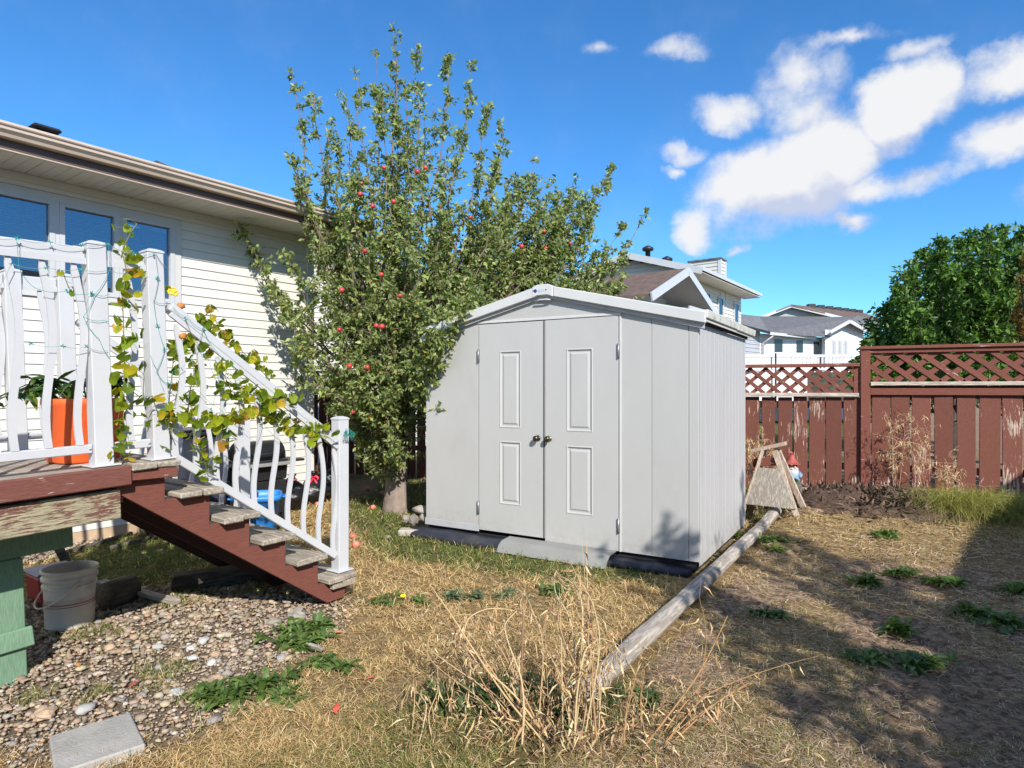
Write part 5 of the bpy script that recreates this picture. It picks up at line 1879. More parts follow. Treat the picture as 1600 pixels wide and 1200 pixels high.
TY = 12.6
gt0 = at(1490, 608, TY)
gtree = thing('leafy_tree', 'dense dark green tree with upright leafy shoots rising over the tall fence', 'tree', (gt0.x, gt0.y, 0))
tips = []
rgt = random.Random(4)
for (px, py) in ((1322, 530), (1328, 505), (1338, 480), (1352, 455), (1360, 470), (1375, 440), (1390, 428), (1395, 400), (1412, 395), (1425, 382), (1448, 372), (1470, 350), (1478, 362), (1500, 352), (1512, 340), (1535, 345), (1545, 334), (1565, 335), (1580, 348), (1600, 338), (1625, 345), (1650, 350), (1680, 370), (1710, 400),
                 (1345, 520), (1370, 505), (1400, 480), (1430, 450), (1460, 420), (1490, 400), (1520, 390), (1550, 390), (1580, 400), (1620, 420), (1650, 440), (1420, 510), (1460, 480), (1500, 450), (1540, 450), (1580, 470), (1380, 540), (1440, 540), (1500, 510), (1550, 510), (1600, 500), (1470, 560), (1530, 560), (1590, 560)):
    for rep in range(2):
        y = TY + rgt.uniform(-1.1, 1.0)
        lower = 26 + max(0, (1440 - px) * .28)
        t_ = at(px + rgt.uniform(-8, 8) * rep + max(0, (1400 - px) * .2), min(570, py + lower) + rep * rgt.uniform(5, 40), y)
        bpx = 1490 + (px - 1490) * .6
        b_ = at(bpx, 608, TY + (y - TY) * .4)
        b_.z = max(.6, min(t_.z - .7, 1.2))
        tips.append((t_, b_))
n_ = bushy_tree(gtree, tips, None, 110000, .105, [(.07, .15, .03), (.11, .21, .045), (.16, .28, .06), (.23, .36, .085), (.035, .08, .022)], [3, 4, 3, 1, 2], .46, per=19, seed=8, dens_m=20)
MB().tube([(0, 0, -.1), (.02, 0, .7), (.05, .02, 1.6)], [.17, .14, .10], 10).build('trunk', M['bark_dark'], gtree)
print('green tree leaves', n_)

rs0 = at(1640, 608, 10.2)
rust = thing('rusty_shrub', 'tall rusty orange and yellow leafed shrub against the dark green tree at the fence end', 'shrub', (rs0.x, rs0.y, 0))
tips = []
for (px, py) in ((1592, 470), (1590, 500), (1594, 430), (1604, 390), (1616, 365), (1590, 530), (1640, 360), (1600, 450), (1612, 420), (1625, 400), (1650, 380), (1605, 490), (1620, 470), (1610, 520), (1630, 520), (1598, 545), (1640, 450), (1660, 420)):
    tips.append((at(px, py, 10.2 + rgt.uniform(-.3, .3)), (rs0.x + rgt.uniform(-.15, .15), rs0.y, .5)))
bushy_tree(rust, tips, None, 12000, .07, [(.30, .12, .03), (.36, .19, .05), (.22, .20, .05), (.16, .19, .05), (.2, .08, .03)], [3, 2, 1.5, 1.5, 2], .22, per=10, seed=12, dens_m=14)

# ------------------------------------------------------------------ the yard behind the camera: a neighbour's house and a tree throw their shade in
EL = Vector((6.78, 2.12, 0))
nh = thing('house', 'neighbouring house standing along the yard past the fence end, out of view', 'house', (EL.x + .84 * .6, EL.y - .54 * .6, 0), HROT)
MB().box(-14, 2.2, -7, 0, 0, 3.4).build('wall', M['siding'], nh)
MB().prism([(.6, 3.42), (.6, 3.55), (-3.5, 5.0), (-7.6, 3.55), (-7.6, 3.42)], -14.5, 2.6, 'x').build('roof', M['shingle_dark'], nh)
boxo('fascia', M['fascia_brown'], nh, -14.5, 2.6, .601, .63, 3.38, 3.56, 0)

bt = thing('shade_tree', 'small leafy tree behind the viewpoint whose shadow dapples the bare lawn', 'tree', (3.6, -0.9, 0))
tips = []
rb_ = random.Random(21)
for k in range(46):
    a = rb_.uniform(0, 6.28)
    r_ = 1.6 * rb_.random() ** .5
    z = 2.1 + 3.0 * rb_.random()
    a = a if z < 3.9 or math.cos(a) > -.1 else 3.1416 - a
    tips.append(((3.4 + .24 * (z - 2.1) + r_ * math.cos(a), -0.9 + 1.05 * r_ * math.sin(a), z), (3.6 + .3 * math.cos(a), -0.9 + .3 * math.sin(a), 1.3)))
for (tx, ty, tz) in ((2.75, .32, 3.55), (2.95, .25, 3.7), (3.1, .2, 3.5), (2.6, .42, 3.5), (3.2, .1, 3.75), (2.4, .5, 3.45)):
    for q in range(2):
        tips.append(((tx + rb_.gauss(0, .06), ty + rb_.gauss(0, .06), tz + .07 + rb_.gauss(0, .06)), (3.4, -.5, 2.4)))
bushy_tree(bt, tips, None, 9800, .10, [(.04, .08, .02), (.06, .11, .03)], [1, 1], .3, per=9, seed=31, dens_m=9)
MB().tube([(0, 0, -.1), (.02, 0, .7), (0, .02, 1.7)], [.12, .10, .07], 8).build('trunk', M['bark_dark'], bt)

# ================================================================== the vine on the stair railing
vine = thing('climbing_vine', 'yellowing climbing vine wound through the white stair railing', 'vine', tuple(P2), HROT)
VI = Matrix.Translation(P2) @ Matrix.Rotation(HROT, 4, 'Z')
VIi = VI.inverted()


def vine_leaf_mesh(seed):
    rr_ = random.Random(seed)
    n = 11
    vs = [(0, 0, 0)]
    for k in range(n):
        a = math.pi * (0.06 + 1.88 * k / (n - 1)) + math.pi / 2
        r_ = 1.0 * (1 + .16 * math.cos(2.5 * (a - math.pi / 2))) * rr_.uniform(.88, 1.1)
        vs.append((r_ * math.cos(a) * .9, r_ * math.sin(a) * -1.0, -.28 * r_ * r_ + .10 * math.sin(3 * a + seed)))
    fs = [(0, k, k + 1) for k in range(1, n)]
    return MB().add(vs, fs, True).mesh('leaf')


vl = [vine_leaf_mesh(s) for s in (1, 2, 3, 4)]
vpaths = [  # pixel path on the railing plane, offset from it, leaves, leaf radius
    ([(188, 720), (190, 660), (196, 600), (190, 540), (187, 470), (192, 420), (190, 395)], -.04, 34, .030),
    ([(190, 400), (196, 380), (205, 362), (216, 348)], -.03, 6, .019),
    ([(225, 640), (222, 610), (228, 580), (235, 430)], .03, 8, .024),
    ([(100, 430), (105, 450), (118, 460), (135, 480)], .5, 7, .024),
    ([(258, 690), (262, 650), (270, 560), (280, 530), (300, 540), (318, 500), (330, 480)], .03, 38, .030),
    ([(290, 660), (300, 600), (310, 560), (322, 520)], .06, 26, .030),
    ([(335, 490), (352, 530), (372, 545), (395, 565), (420, 590)], .14, 24, .028),
    ([(335, 560), (352, 590), (365, 612), (395, 618), (430, 625), (455, 622)], -.05, 34, .031),
    ([(255, 650), (285, 655), (318, 660), (345, 650), (372, 640), (400, 648), (425, 652), (450, 668), (480, 672), (512, 678)], -.06, 58, .029),
    ([(300, 670), (306, 690), (312, 712), (322, 738), (336, 745)], -.06, 15, .024),
    ([(345, 655), (352, 675), (350, 692)], -.06, 7, .031),
    ([(240, 620), (246, 640), (262, 662), (268, 680)], -.09, 10, .026),
    ([(410, 622), (425, 640), (440, 655)], -.07, 7, .030),
]
stems = MB()
nleaf = 0
rv = random.Random(77)
for (pth, off, cnt, rad) in vpaths:
    W_ = [VIi @ rail_xyz(px, py, off) for px, py in pth]
    W_ = [p + Vector((rv.gauss(0, .006), rv.gauss(0, .008), rv.gauss(0, .006))) for p in W_]
    stems.tube(W_, .0026, 5, False)
    cnt = int(cnt * 1.05) if off > .3 else int(cnt * 1.45)
    B, T, ln = sample_polyline(W_, np.linspace(0.02, .99, cnt))
    for q in range(cnt):
        jit_ = Vector((rv.gauss(0, .036), rv.gauss(-.01, .035), rv.gauss(0, .034)))
        p = Vector(B[q]) + jit_
        stems.tube([B[q], (Vector(B[q]) + p) / 2 + Vector((0, 0, .008)), p], .0013, 3, False)
        o_ = link('leaf', vl[rv.randrange(4)], M['vine_leaf'], vine, p, (R(-52) + rv.gauss(0, .5), rv.gauss(0, .45), R(-25) + rv.gauss(0, .7)))
        s_ = rad * rv.uniform(.75, 1.35)
        o_.scale = (s_, s_, s_)
        nleaf += 1
stems.build('stems', mat('vine_stem', (.16, .17, .05), .7, .2, 20), vine)
print('vine leaves', nleaf)
fl = MB()
for (px, py) in ((266, 456), (273, 458), (270, 453)):
    p = VIi @ rail_xyz(px, py, -.03)
    for k in range(8):
        a = k * math.pi / 4
        fl.sphere(p + Vector((.013 * math.cos(a), -.006, .013 * math.sin(a))), .007, 6, 4)
fl.build('blossom', M['flower_yellow'], vine)
for (px, py) in ((283, 478), (286, 525)):
    fo = MB().sphere((0, 0, 0), .022, 8, 5, (1, .6, .9), .5).build('withered_blossom', mat('withered', (.50, .20, .05), .7), vine, 0, VIi @ rail_xyz(px, py, -.02))

# ------------------------------------------------------------------ garden netting strung over the railings
net = thing('garden_netting', 'teal garden string netting draped over the white railings', 'netting', tuple(P2), HROT)


def string(px_pts, off, nm='string', mt='net_grey', r=.0013, sag=.012):
    W_ = []
    for a, b in zip(px_pts[:-1], px_pts[1:]):
        A2, B2 = VIi @ rail_xyz(*a, off), VIi @ rail_xyz(*b, off)
        for t in np.linspace(0, 1, 7)[:-1]:
            W_.append(A2.lerp(B2, t) - Vector((0, 0, sag * math.sin(math.pi * t))))
    W_.append(VIi @ rail_xyz(*px_pts[-1], off))
    return MB().tube(W_, r, 4, False).build(nm, M[mt], net)


NETS = [[(-20, 368), (26, 372), (78, 378), (128, 382), (168, 380), (208, 396), (243, 395), (262, 420)], [(-10, 460), (18, 412), (73, 418), (126, 420), (170, 422), (205, 425)], [(26, 372), (30, 420), (55, 450), (100, 455), (145, 458), (172, 460)], [(170, 381), (172, 422), (148, 460), (130, 495), (165, 500), (172, 498)], [(130, 495), (155, 530), (172, 560)], [(47, 536), (98, 540), (135, 541), (168, 548)], [(243, 398), (248, 434), (240, 470), (262, 472)], [(240, 470), (246, 508), (258, 545), (244, 580), (262, 600)], [(235, 555), (246, 577), (256, 610)], [(270, 480), (292, 495), (318, 515), (335, 545), (362, 572), (390, 600), (420, 630), (455, 655), (500, 680)], [(290, 498), (305, 530), (325, 560), (340, 600), (330, 640)], [(318, 512), (300, 560), (310, 610), (345, 640), (375, 670)], [(300, 560), (270, 580), (262, 620)], [(375, 670), (400, 690), (410, 660), (440, 690), (470, 665)]]
for s_ in NETS:
    string(s_, -.055, mt='net_grey' if random.random() < .6 else 'net_teal')
kn = MB()
for (px, py) in ((26, 372), (78, 378), (128, 383), (168, 381), (18, 412), (73, 418), (126, 421), (208, 396), (240, 397), (99, 541), (48, 537), (135, 541), (246, 434), (246, 508), (256, 545), (290, 498), (318, 513), (330, 640), (262, 600), (143, 458), (105, 455)):
    p = VIi @ rail_xyz(px, py, -.056)
    for k in range(3):
        d = Vector((random.gauss(0, 1), random.gauss(0, .3), random.gauss(0, 1))).normalized() * .011
        kn.beam(p - d, p + d, .0034, .0034, up=(0, 1, .1))
kn.build('knots', M['net_teal'], net)
tang = MB()
rt_ = random.Random(9)
pc = VIi @ rail_xyz(541, 678, -.03)
for k in range(12):
    pts = []
    a0_ = rt_.uniform(0, 6.28)
    rx, rz = rt_.uniform(.04, .085), rt_.uniform(.012, .04)
    for q in range(14):
        a = a0_ + q / 13 * rt_.uniform(4, 6.3)
        pts.append(pc + Vector((rx * math.cos(a) + rt_.gauss(0, .006), -.035 + .05 * math.sin(a + 1), rz * math.sin(a) + rt_.gauss(0, .005) + rt_.uniform(-.01, .01))))
    tang.tube(pts, .0012, 4, False)
tang.build('tangle', M['net_teal'], net)

# ------------------------------------------------------------------ pepper plant in the orange planter
pep = thing('potted_plant', 'leafy dark green pepper plant spreading from the orange planter', 'plant', (pp.x, pp.y, ZD + .30), HROT)
pl_v = [(0, 0, 0), (-.16, .3, -.03), (0, .32, .03), (.16, .3, -.03), (-.19, .55, -.07), (0, .58, 0), (.19, .55, -.07), (-.10, .82, -.16), (0, .84, -.10), (.10, .82, -.16), (0, 1.08, -.26)]
pl_f = [(0, 2, 1), (0, 3, 2), (1, 2, 5, 4), (2, 3, 6, 5), (4, 5, 8, 7), (5, 6, 9, 8), (7, 8, 10), (8, 9, 10)]
plm = MB().add(pl_v, pl_f, True).mesh('leaf')
pst = MB()
rp_ = random.Random(15)
for k in range(26):
    a = rp_.uniform(0, 6.28)
    out_ = rp_.uniform(.10, .34)
    ex = out_ * math.cos(a) * 1.45 - .05
    tip = Vector((ex, out_ * math.sin(a) * .7, rp_.uniform(.06, .24) - abs(ex) * .30))
    pts = curve_pts((.05 * math.cos(a), .05 * math.sin(a), 0), (ex * .45, tip.y * .5, .20), tip, 6)
    pst.tube(pts, [.005, .0045, .004, .0035, .003, .002], 5, False)
    for q in range(6):
        t_ = rp_.uniform(.4, 1)
        i0 = min(4, int(t_ * 5))
        p = pts[i0].lerp(pts[i0 + 1], t_ * 5 - i0)
        o_ = link('leaf', plm, M['pepper_leaf'], pep, p, (rp_.gauss(-.35, .4), rp_.gauss(0, .4), rp_.uniform(0, 6.28)))
        s_ = rp_.uniform(.06, .12)
        o_.scale = (s_, s_, s_)
pst.build('stems', mat('pepper_stem', (.06, .10, .03), .6), pep)

# ================================================================== dried stalks, weeds and grasses
STRAW = [(.56, .40, .21), (.62, .47, .26), (.44, .28, .15), (.33, .19, .11), (.66, .54, .34)]
STRAW_W = [3, 3, 2, 1.2, 1]


def tint_mesh(mb, name, col_fn, mat_, parent):
    o_ = mb.build(name, mat_, parent)
    me = o_.data
    a = me.attributes.new('tint', 'FLOAT_COLOR', 'POINT')
    n = len(me.vertices)
    c = np.ones((n, 4), np.float32)
    c[:, :3] = col_fn(n)
    a.data.foreach_set('color', c.ravel())
    return o_


def dried_weed(name, loc, stems_, label, group, husks=14, leafy=True, seed=0, rad=.0045, tint_rgb=None, bright=1.0):
    """stems_ are lists of points relative to loc"""
    rr_ = random.Random(seed)
    rng = np.random.default_rng(seed + 100)
    t_ = thing(name, label, 'dried weed', loc, 0, group)
    sm_ = MB()
    cols = []
    HP, HD, HL = [], [], []
    for pts in stems_:
        c = [v * bright for v in (tint_rgb or STRAW[rr_.choices(range(5), STRAW_W)[0]])]
        n0 = len(sm_.v)
        P_ = []
        for a, b in zip(pts[:-1], pts[1:]):
            for q in range(4):
                P_.append(Vector(a).lerp(Vector(b), q / 4))
        P_.append(Vector(pts[-1]))
        # soften the polyline, keep a kink at the joints
        for _ in range(2):
            P_ = [P_[0]] + [(P_[i - 1] + P_[i] * 2 + P_[i + 1]) / 4 for i in range(1, len(P_) - 1)] + [P_[-1]]
        r0 = rad * rr_.uniform(.35, 1.25)
        sm_.tube(P_, [r0 * (1 - .7 * i / len(P_)) for i in range(len(P_))], 5, False)
        cols += [c] * (len(sm_.v) - n0)
        B, T, ln = sample_polyline(P_, rng.random(husks) * .75 + .25)
        for q in range(husks):
            k = rng.integers(1, 4)
            HP.append(B[q] + rng.normal(size=(k, 3)) * .012)
            HD.append(rng.normal(size=(k, 3)) * .5 + np.array([0, 0, -.8]) + T[q] * .2)
            HL.append(rng.uniform(.02, .075, k))
    cols = np.array(cols)
    tint_mesh(sm_, 'stems', lambda n: cols[:n], M['dry_stem'], t_)
    if leafy and HP:
        HP, HD, HL = np.concatenate(HP), np.concatenate(HD), np.concatenate(HL)
        V, Fc = leaf_arrays(HP, HD, HL, HL * rng.uniform(.07, .2, len(HL)), .5, rng, .4)
        tt = tint_pick(len(HP), STRAW, STRAW_W, .15, rng)
        tag(link('dry_leaves', np_mesh('dry_leaves', V, Fc, np.repeat(tt, 5, 0)), M['dry_stem'], t_), kind='stuff')
    return t_


def stem_px(L, y0, loc, dy=0.0, seed=0):
    """stem through pixels, leaning slightly in depth from y0"""
    out = []
    for i, (px, py) in enumerate(L):
        out.append(at(px, py, y0 + dy * i / max(1, len(L) - 1)) - Vector(loc))
    return out


def thicken(lists, k, seed, jx=26, jy=22):
    """each main stalk gets slightly different companions"""
    r_ = random.Random(seed)
    out = list(lists)
    for q in range(k):
        L = r_.choice(lists)
        ox, oy, sx = r_.gauss(0, jx), r_.uniform(-jy, jy * 2.4), r_.uniform(.75, 1.2)
        bx_ = L[0][0]
        out.append([(bx_ + (px - bx_) * sx + ox + r_.gauss(0, 5), py + oy * i / len(L) + r_.gauss(0, 4)) for i, (px, py) in enumerate(L)])
    return out


cl1 = Vector((0.13, 2.52, 0))
main_l = [[(850, 1160), (790, 1090), (730, 1000), (705, 960), (690, 940), (674, 916)], [(845, 1150), (775, 1060), (715, 985), (708, 970)], [(770, 1150), (785, 1080), (778, 1040), (745, 1020), (722, 1005)], [(850, 1150), (815, 1080), (782, 1010), (755, 985), (748, 965)], [(860, 1150), (815, 1060), (790, 1010), (785, 985), (795, 955)], [(830, 1140), (792, 1060), (760, 1030), (730, 1015), (700, 1010)], [(815, 1150), (770, 1120), (735, 1090), (700, 1068)], [(740, 1160), (755, 1100), (742, 1090), (720, 1082)], [(845, 1140), (805, 1085), (745, 1035), (722, 1000), (730, 965), (760, 950), (800, 952), (835, 968), (850, 990)], [(700, 1160), (708, 1130), (712, 1090), (705, 1060), (715, 1050)], [(690, 1160), (700, 1120), (708, 1080), (700, 1050)]]
main_l = thicken(main_l, 13, 1)
dried_weed('dried_weed', cl1, [stem_px(L, 2.60 + .25 * random.random(), cl1, .25) for L in main_l], 'dried straw coloured weed whose long stalks lean over the lawn towards the stairs', 'dried weeds standing on the lawn', 11, seed=1, rad=.0046, bright=1.0)
cl2 = Vector((0.35, 2.50, 0))
main_m = [[(895, 1160), (885, 1085), (900, 1020), (890, 960), (868, 930), (865, 905)], [(890, 1160), (888, 1100), (875, 1050), (850, 1035)], [(890, 1160), (900, 1080), (902, 1010), (925, 990), (940, 982), (970, 985), (975, 1000)], [(920, 1160), (915, 1080), (898, 1000), (880, 940), (876, 905), (870, 880)], [(930, 1160), (935, 1085), (928, 1030), (908, 1005)], [(925, 1160), (922, 1060), (920, 980), (916, 930), (912, 880), (908, 835)], [(880, 1160), (878, 1050), (876, 970), (874, 920)], [(905, 1160), (918, 1100), (905, 1050), (880, 1000), (870, 960), (885, 930), (900, 905)], [(850, 1165), (858, 1090), (870, 1050)], [(935, 1150), (940, 1060), (945, 1030), (960, 1010)], [(895, 1150), (870, 1040), (845, 1000), (830, 1005), (805, 1030)], [(900, 1140), (915, 1000), (900, 945), (880, 915), (862, 902)], [(900, 1150), (912, 960), (905, 920), (880, 900), (862, 903)], [(925, 1140), (930, 1010), (905, 940), (897, 905)], [(910, 1150), (908, 970), (915, 950), (935, 975), (965, 1030), (975, 1050)]]
main_m = thicken(main_m, 17, 2, 38)
dried_weed('dried_weed', cl2, [stem_px(L, 2.55 + .3 * random.random(), cl2, .3) for L in main_m], 'tallest dried weed with upright stalks in front of the shed doors', 'dried weeds standing on the lawn', 13, seed=2, rad=.0043, bright=.92)
cl3 = Vector((0.55, 2.52, 0))
main_r = [[(970, 1160), (985, 1090), (1000, 1030), (1012, 995)], [(975, 1160), (978, 1110), (988, 1060)], [(1040, 1160), (1100, 1085), (1160, 1060), (1220, 1040), (1278, 1025)], [(1050, 1160), (1120, 1095), (1180, 1062), (1190, 1050)], [(1060, 1170), (1140, 1100), (1170, 1080)], [(1085, 1120), (1095, 1060), (1105, 1000), (1100, 960), (1092, 935), (1096, 905)], [(1000, 1160), (1060, 1060), (1085, 1000), (1100, 960)], [(990, 1150), (1005, 1110), (1000, 1080)], [(1040, 1165), (1070, 1120), (1125, 1060)]]
main_r = thicken(main_r, 5, 3, 18, 12)
dried_weed('dried_weed', cl3, [stem_px(L, 2.5 + .3 * random.random(), cl3, .25) for L in main_r], 'orange dried stalk leaning out over the bare soil beside the landscape timber', 'dried weeds standing on the lawn', 8, seed=3, rad=.0043, bright=1.0, tint_rgb=(.42, .24, .11))
# thatch of fallen dry leaves at the foot of the dried weeds
rngt = np.random.default_rng(61)
n_ = 1500
TP = np.stack([rngt.normal(.22, .30, n_), rngt.normal(2.78, .22, n_), np.abs(rngt.normal(0, .07, n_)) + .005], 1)
TD = rngt.normal(size=(n_, 3)) + np.array([0, 0, -.1])
TL = rngt.uniform(.03, .10, n_)
V, Fc = leaf_arrays(TP, TD, TL, TL * rngt.uniform(.04, .14, n_), .3, rngt, .3)
tag(link('dry_litter', np_mesh('dry_litter', V, Fc, np.repeat(tint_pick(n_, STRAW + [(.16, .10, .06), (.10, .13, .04)], STRAW_W + [2.5, 1.5], .15, rngt), 5, 0)), M['dry_stem']), kind='stuff')


def bushy_dry(px0, py0, y, h_, w, n, label, seed, dens=26, tint_rgb=None, off=0.3):
    loc = at(px0, 608, y)
    loc.z = gz(loc.x, loc.y)
    rr_ = random.Random(seed)
    st_ = []
    for k in range(n):
        lean = rr_.gauss(0, w)
        hh = h_ * rr_.uniform(.5, 1.0)
        main = [(rr_.gauss(0, .03), rr_.gauss(0, .03), 0), (lean * .35, rr_.gauss(0, .05), hh * .4), (lean * .8, rr_.gauss(0, .06), hh * .75), (lean, rr_.gauss(0, .06), hh)]
        st_.append(main)
        for b in range(4):
            t = rr_.uniform(.3, .95)
            i0 = min(2, int(t * 3))
            p = Vector(main[i0]).lerp(Vector(main[i0 + 1]), t * 3 - i0)
            st_.append([tuple(p), tuple(p + Vector((rr_.gauss(0, .08), rr_.gauss(0, .05), rr_.uniform(.02, .12)))), tuple(p + Vector((rr_.gauss(0, .13), rr_.gauss(0, .07), rr_.uniform(.05, .22))))])
    return dried_weed('dried_weed', loc, st_, label, 'dried weeds growing along the fence', dens, seed=seed, rad=.0024, tint_rgb=tint_rgb)


PINKSTRAW = (.72, .52, .36)
bushy_dry(1400, 775, 7.75, 1.12, .15, 6, 'tall dried weed with branching tops against the fence beside the tall post', 41, 8, PINKSTRAW)
bushy_dry(1440, 775, 7.62, 1.0, .10, 5, 'slimmer dried weed standing close to the tallest fence weed', 42, 7, PINKSTRAW)
bushy_dry(1478, 772, 7.5, .50, .08, 4, 'small dried weed low against the shaded fence boards', 43, 10, PINKSTRAW)
bushy_dry(1183, 772, 7.45, 1.02, .11, 8, 'pale dried weed standing behind the sawhorse against the fence', 44, 20, (.70, .47, .29))
bushy_dry(1172, 775, 7.2, .30, .10, 6, 'low tangle of dried weed between the sawhorse and the shed', 45, 14, (.42, .27, .16))

# dark soil heap by the fence
hx_ = np.linspace(-1, 1, 60)
HXX, HYY = np.meshgrid(hx_, np.linspace(-1, 1, 40))
rr2 = np.clip(1 - (HXX ** 2 + HYY ** 2), 0, 1)
hz_ = .17 * rr2 ** .8 * (0.55 + .9 * vnoise(HXX, HYY, 2.3, 21)) + .10 * rr2 ** .5 * (vnoise(HXX, HYY, 7, 22) - .4) + .07 * rr2 ** .5 * (vnoise(HXX, HYY, 17, 23) - .5) - .02
hp = f_world(-.05, -.98)
wx, wy = hp.x + HXX * 1.15 * FEX + HYY * .72 * .39, hp.y + HXX * 1.15 * FEY + HYY * .72 * .92
wx2, wy2 = wx, wy
zz_ = gh(wx2, wy2) + hz_
ii = (np.arange(39)[:, None] * 60 + np.arange(59)[None]).ravel()
M['soil_heap'] = mat('soil_heap', (.085, .052, .035), .95, .45, 14, bump=1.0, bscale=45, dirt=(.16, .11, .085), dirt_amt=.6, dscale=13)
tag(link('soil_heap', np_mesh('soil_heap', np.stack([wx2.ravel(), wy2.ravel(), zz_.ravel()], 1), np.stack([ii, ii + 1, ii + 61, ii + 60], 1), None, False), M['soil_heap']), kind='stuff')
# clods and dead roots on the heap
n_ = 4200
rngt = np.random.default_rng(71)
uu, vv = rngt.normal(0, .42, n_), rngt.normal(0, .42, n_)
cx_, cy_ = hp.x + uu * 1.15 * FEX + vv * .72 * .39, hp.y + uu * 1.15 * FEY + vv * .72 * .92
cz_ = gh(cx_, cy_) + .15 * np.clip(1 - uu ** 2 - vv ** 2, 0, 1) ** .6 * .85
TP = np.stack([cx_, cy_, cz_], 1)
TL = rngt.uniform(.02, .11, n_)
V, Fc = leaf_arrays(TP, rngt.normal(size=(n_, 3)) + np.array([0, 0, .3]), TL, TL * rngt.uniform(.06, .5, n_), .4, rngt, .4)
tag(link('dead_roots', np_mesh('dead_roots', V, Fc, np.repeat(tint_pick(n_, [(.10, .065, .048), (.16, .105, .075), (.06, .04, .03), (.34, .24, .16)], [3, 2, 3, .7], .15, rngt), 5, 0)), M['dry_stem']), kind='stuff')


# ornamental grass clumps
def grass_clump(px, y, n, L0, spread_, label, seed, cols, wts):
    rng = np.random.default_rng(seed)
    loc = at(px, 608, y)
    loc.z = gz(loc.x, loc.y)
    t_ = thing('grass_clump', label, 'grass clump', loc, 0, 'fountain grass clumps by the fence')
    a = rng.uniform(0, 6.283, n)
    lean = np.abs(rng.normal(0, .95, n))
    D = np.stack([np.cos(a) * np.sin(np.clip(lean, 0, 1.15)) - .12, np.sin(a) * np.sin(np.clip(lean, 0, 1.15)) * .8 - .2, np.cos(np.clip(lean, 0, 1.15)) + .15], 1)
    P = np.stack([rng.normal(0, spread_, n), rng.normal(0, spread_ * .5, n), np.zeros(n)], 1)
    Ls = rng.uniform(.55, 1.1, n) * L0
    D = unit(D)
    fl_ = D.copy()
    fl_[:, 2] = 0
    fl_ = unit(fl_)
    wd = rng.uniform(.003, .0055, n)[:, None]
    side = unit(np.cross(D, np.array([0, 0, 1.0])) + rng.normal(size=(n, 3)) * .1)
    rows = []
    for s in np.linspace(0, 1, 5):
        p = P + D * (Ls * s)[:, None] * (1 - .25 * s) + fl_ * (Ls * .42 * s ** 2)[:, None] - np.array([0, 0, 1]) * (Ls * .46 * s ** 2.2)[:, None]
        w = wd * (1 - .9 * s)
        rows += [p - side * w / 2, p + side * w / 2]
    V = np.stack(rows, 1).reshape(-1, 3)
    o = np.arange(n)[:, None, None] * 10
    f = np.array([[2 * k, 2 * k + 1, 2 * k + 3, 2 * k + 2] for k in range(4)])
    Fc = (o + f[None]).reshape(-1, 4)
    tt = tint_pick(n, cols, wts, .15, rng)
    link('blades', np_mesh('blades', V, Fc, np.repeat(tt, 10, 0)), M['grass'], t_)
    return t_


YG = [(.30, .30, .07), (.40, .38, .10), (.19, .23, .055), (.50, .44, .18)]
grass_clump(1505, 6.75, 2400, .72, .20, 'bright yellow green fountain grass clump in front of the fence by the shadow edge', 51, YG, [3, 3, 2, 1])
grass_clump(1600, 6.55, 1700, .66, .20, 'shaded fountain grass clump at the end of the fence', 52, YG, [2, 2, 3, 1])
grass_clump(1440, 7.4, 260, .34, .08, 'thin straw coloured grass tuft beside the fountain grass and the dirt heap', 53, [(.42, .33, .16), (.34, .30, .11)], [2, 1])

# green broad-leaved weeds on the lawn
def rosette(name, px, py, w, h_, label, seed, kind='dandelion', n=None, cols=None, cat='weed', group='green weeds on the dry lawn', up=.5):
    rng = np.random.default_rng(seed)
    loc = ground_at(px, py)
    t_ = thing(name, label, cat, loc, 0, group)
    n = int((n or 46) * 1.7)
    ctr = np.stack([rng.normal(0, w * .42, 9), rng.normal(0, h_ * .42, 9), np.zeros(9)], 1)
    P = ctr[rng.integers(0, 9, n)] + np.stack([rng.normal(0, .012, n), rng.normal(0, .012, n), np.zeros(n)], 1)
    a = rng.uniform(0, 6.283, n)
    el = np.abs(rng.normal(up * .8, .35, n))
    D = np.stack([np.cos(a) * np.cos(el), np.sin(a) * np.cos(el), np.sin(el)], 1)
    L = rng.uniform(.05, .14, n) * (1.1 if kind == 'dandelion' else .72)
    Wd = L * rng.uniform(.16, .28, n) * (1 if kind == 'dandelion' else 1.3)
    # lobed strap leaf, two rows across a midrib, arching over
    side = unit(np.cross(D, np.array([0, 0, 1.0])) + 1e-6)
    rows = []
    S = 6
    for i in range(S):
        s = i / (S - 1)
        prof = (.25 + .9 * math.sin(math.pi * min(1, s * .93 + .05)) ** .8) * (1.0 if i % 2 else .62)
        if i == S - 1:
            prof = .06
        c = P + D * (L * s)[:, None] - np.array([0, 0, 1]) * (L * .45 * s * s)[:, None] + np.array([0, 0, .012])
        lift = (Wd * .18 * prof)[:, None] * np.array([0, 0, 1])
        rows += [c - side * (Wd * prof / 2)[:, None] + lift, c, c + side * (Wd * prof / 2)[:, None] + lift]
    V = np.stack(rows, 1).reshape(-1, 3)
    V[:, 2] = np.maximum(V[:, 2], .004)
    o = np.arange(n)[:, None, None] * (3 * S)
    f = np.array([q for k in range(S - 1) for q in ([3 * k, 3 * k + 1, 3 * k + 4, 3 * k + 3], [3 * k + 1, 3 * k + 2, 3 * k + 5, 3 * k + 4])])
    Fc = (o + f[None]).reshape(-1, 4)
    tt = tint_pick(n, cols or [(.11, .18, .045), (.15, .23, .06), (.20, .28, .085), (.075, .13, .035)], [3, 3, 1.5, 2], .12, rng)
    tag(link('leaves', np_mesh('leaves', V, Fc, np.repeat(tt, 3 * S, 0)), M['leaf_gloss'], t_), kind='stuff')
    return t_


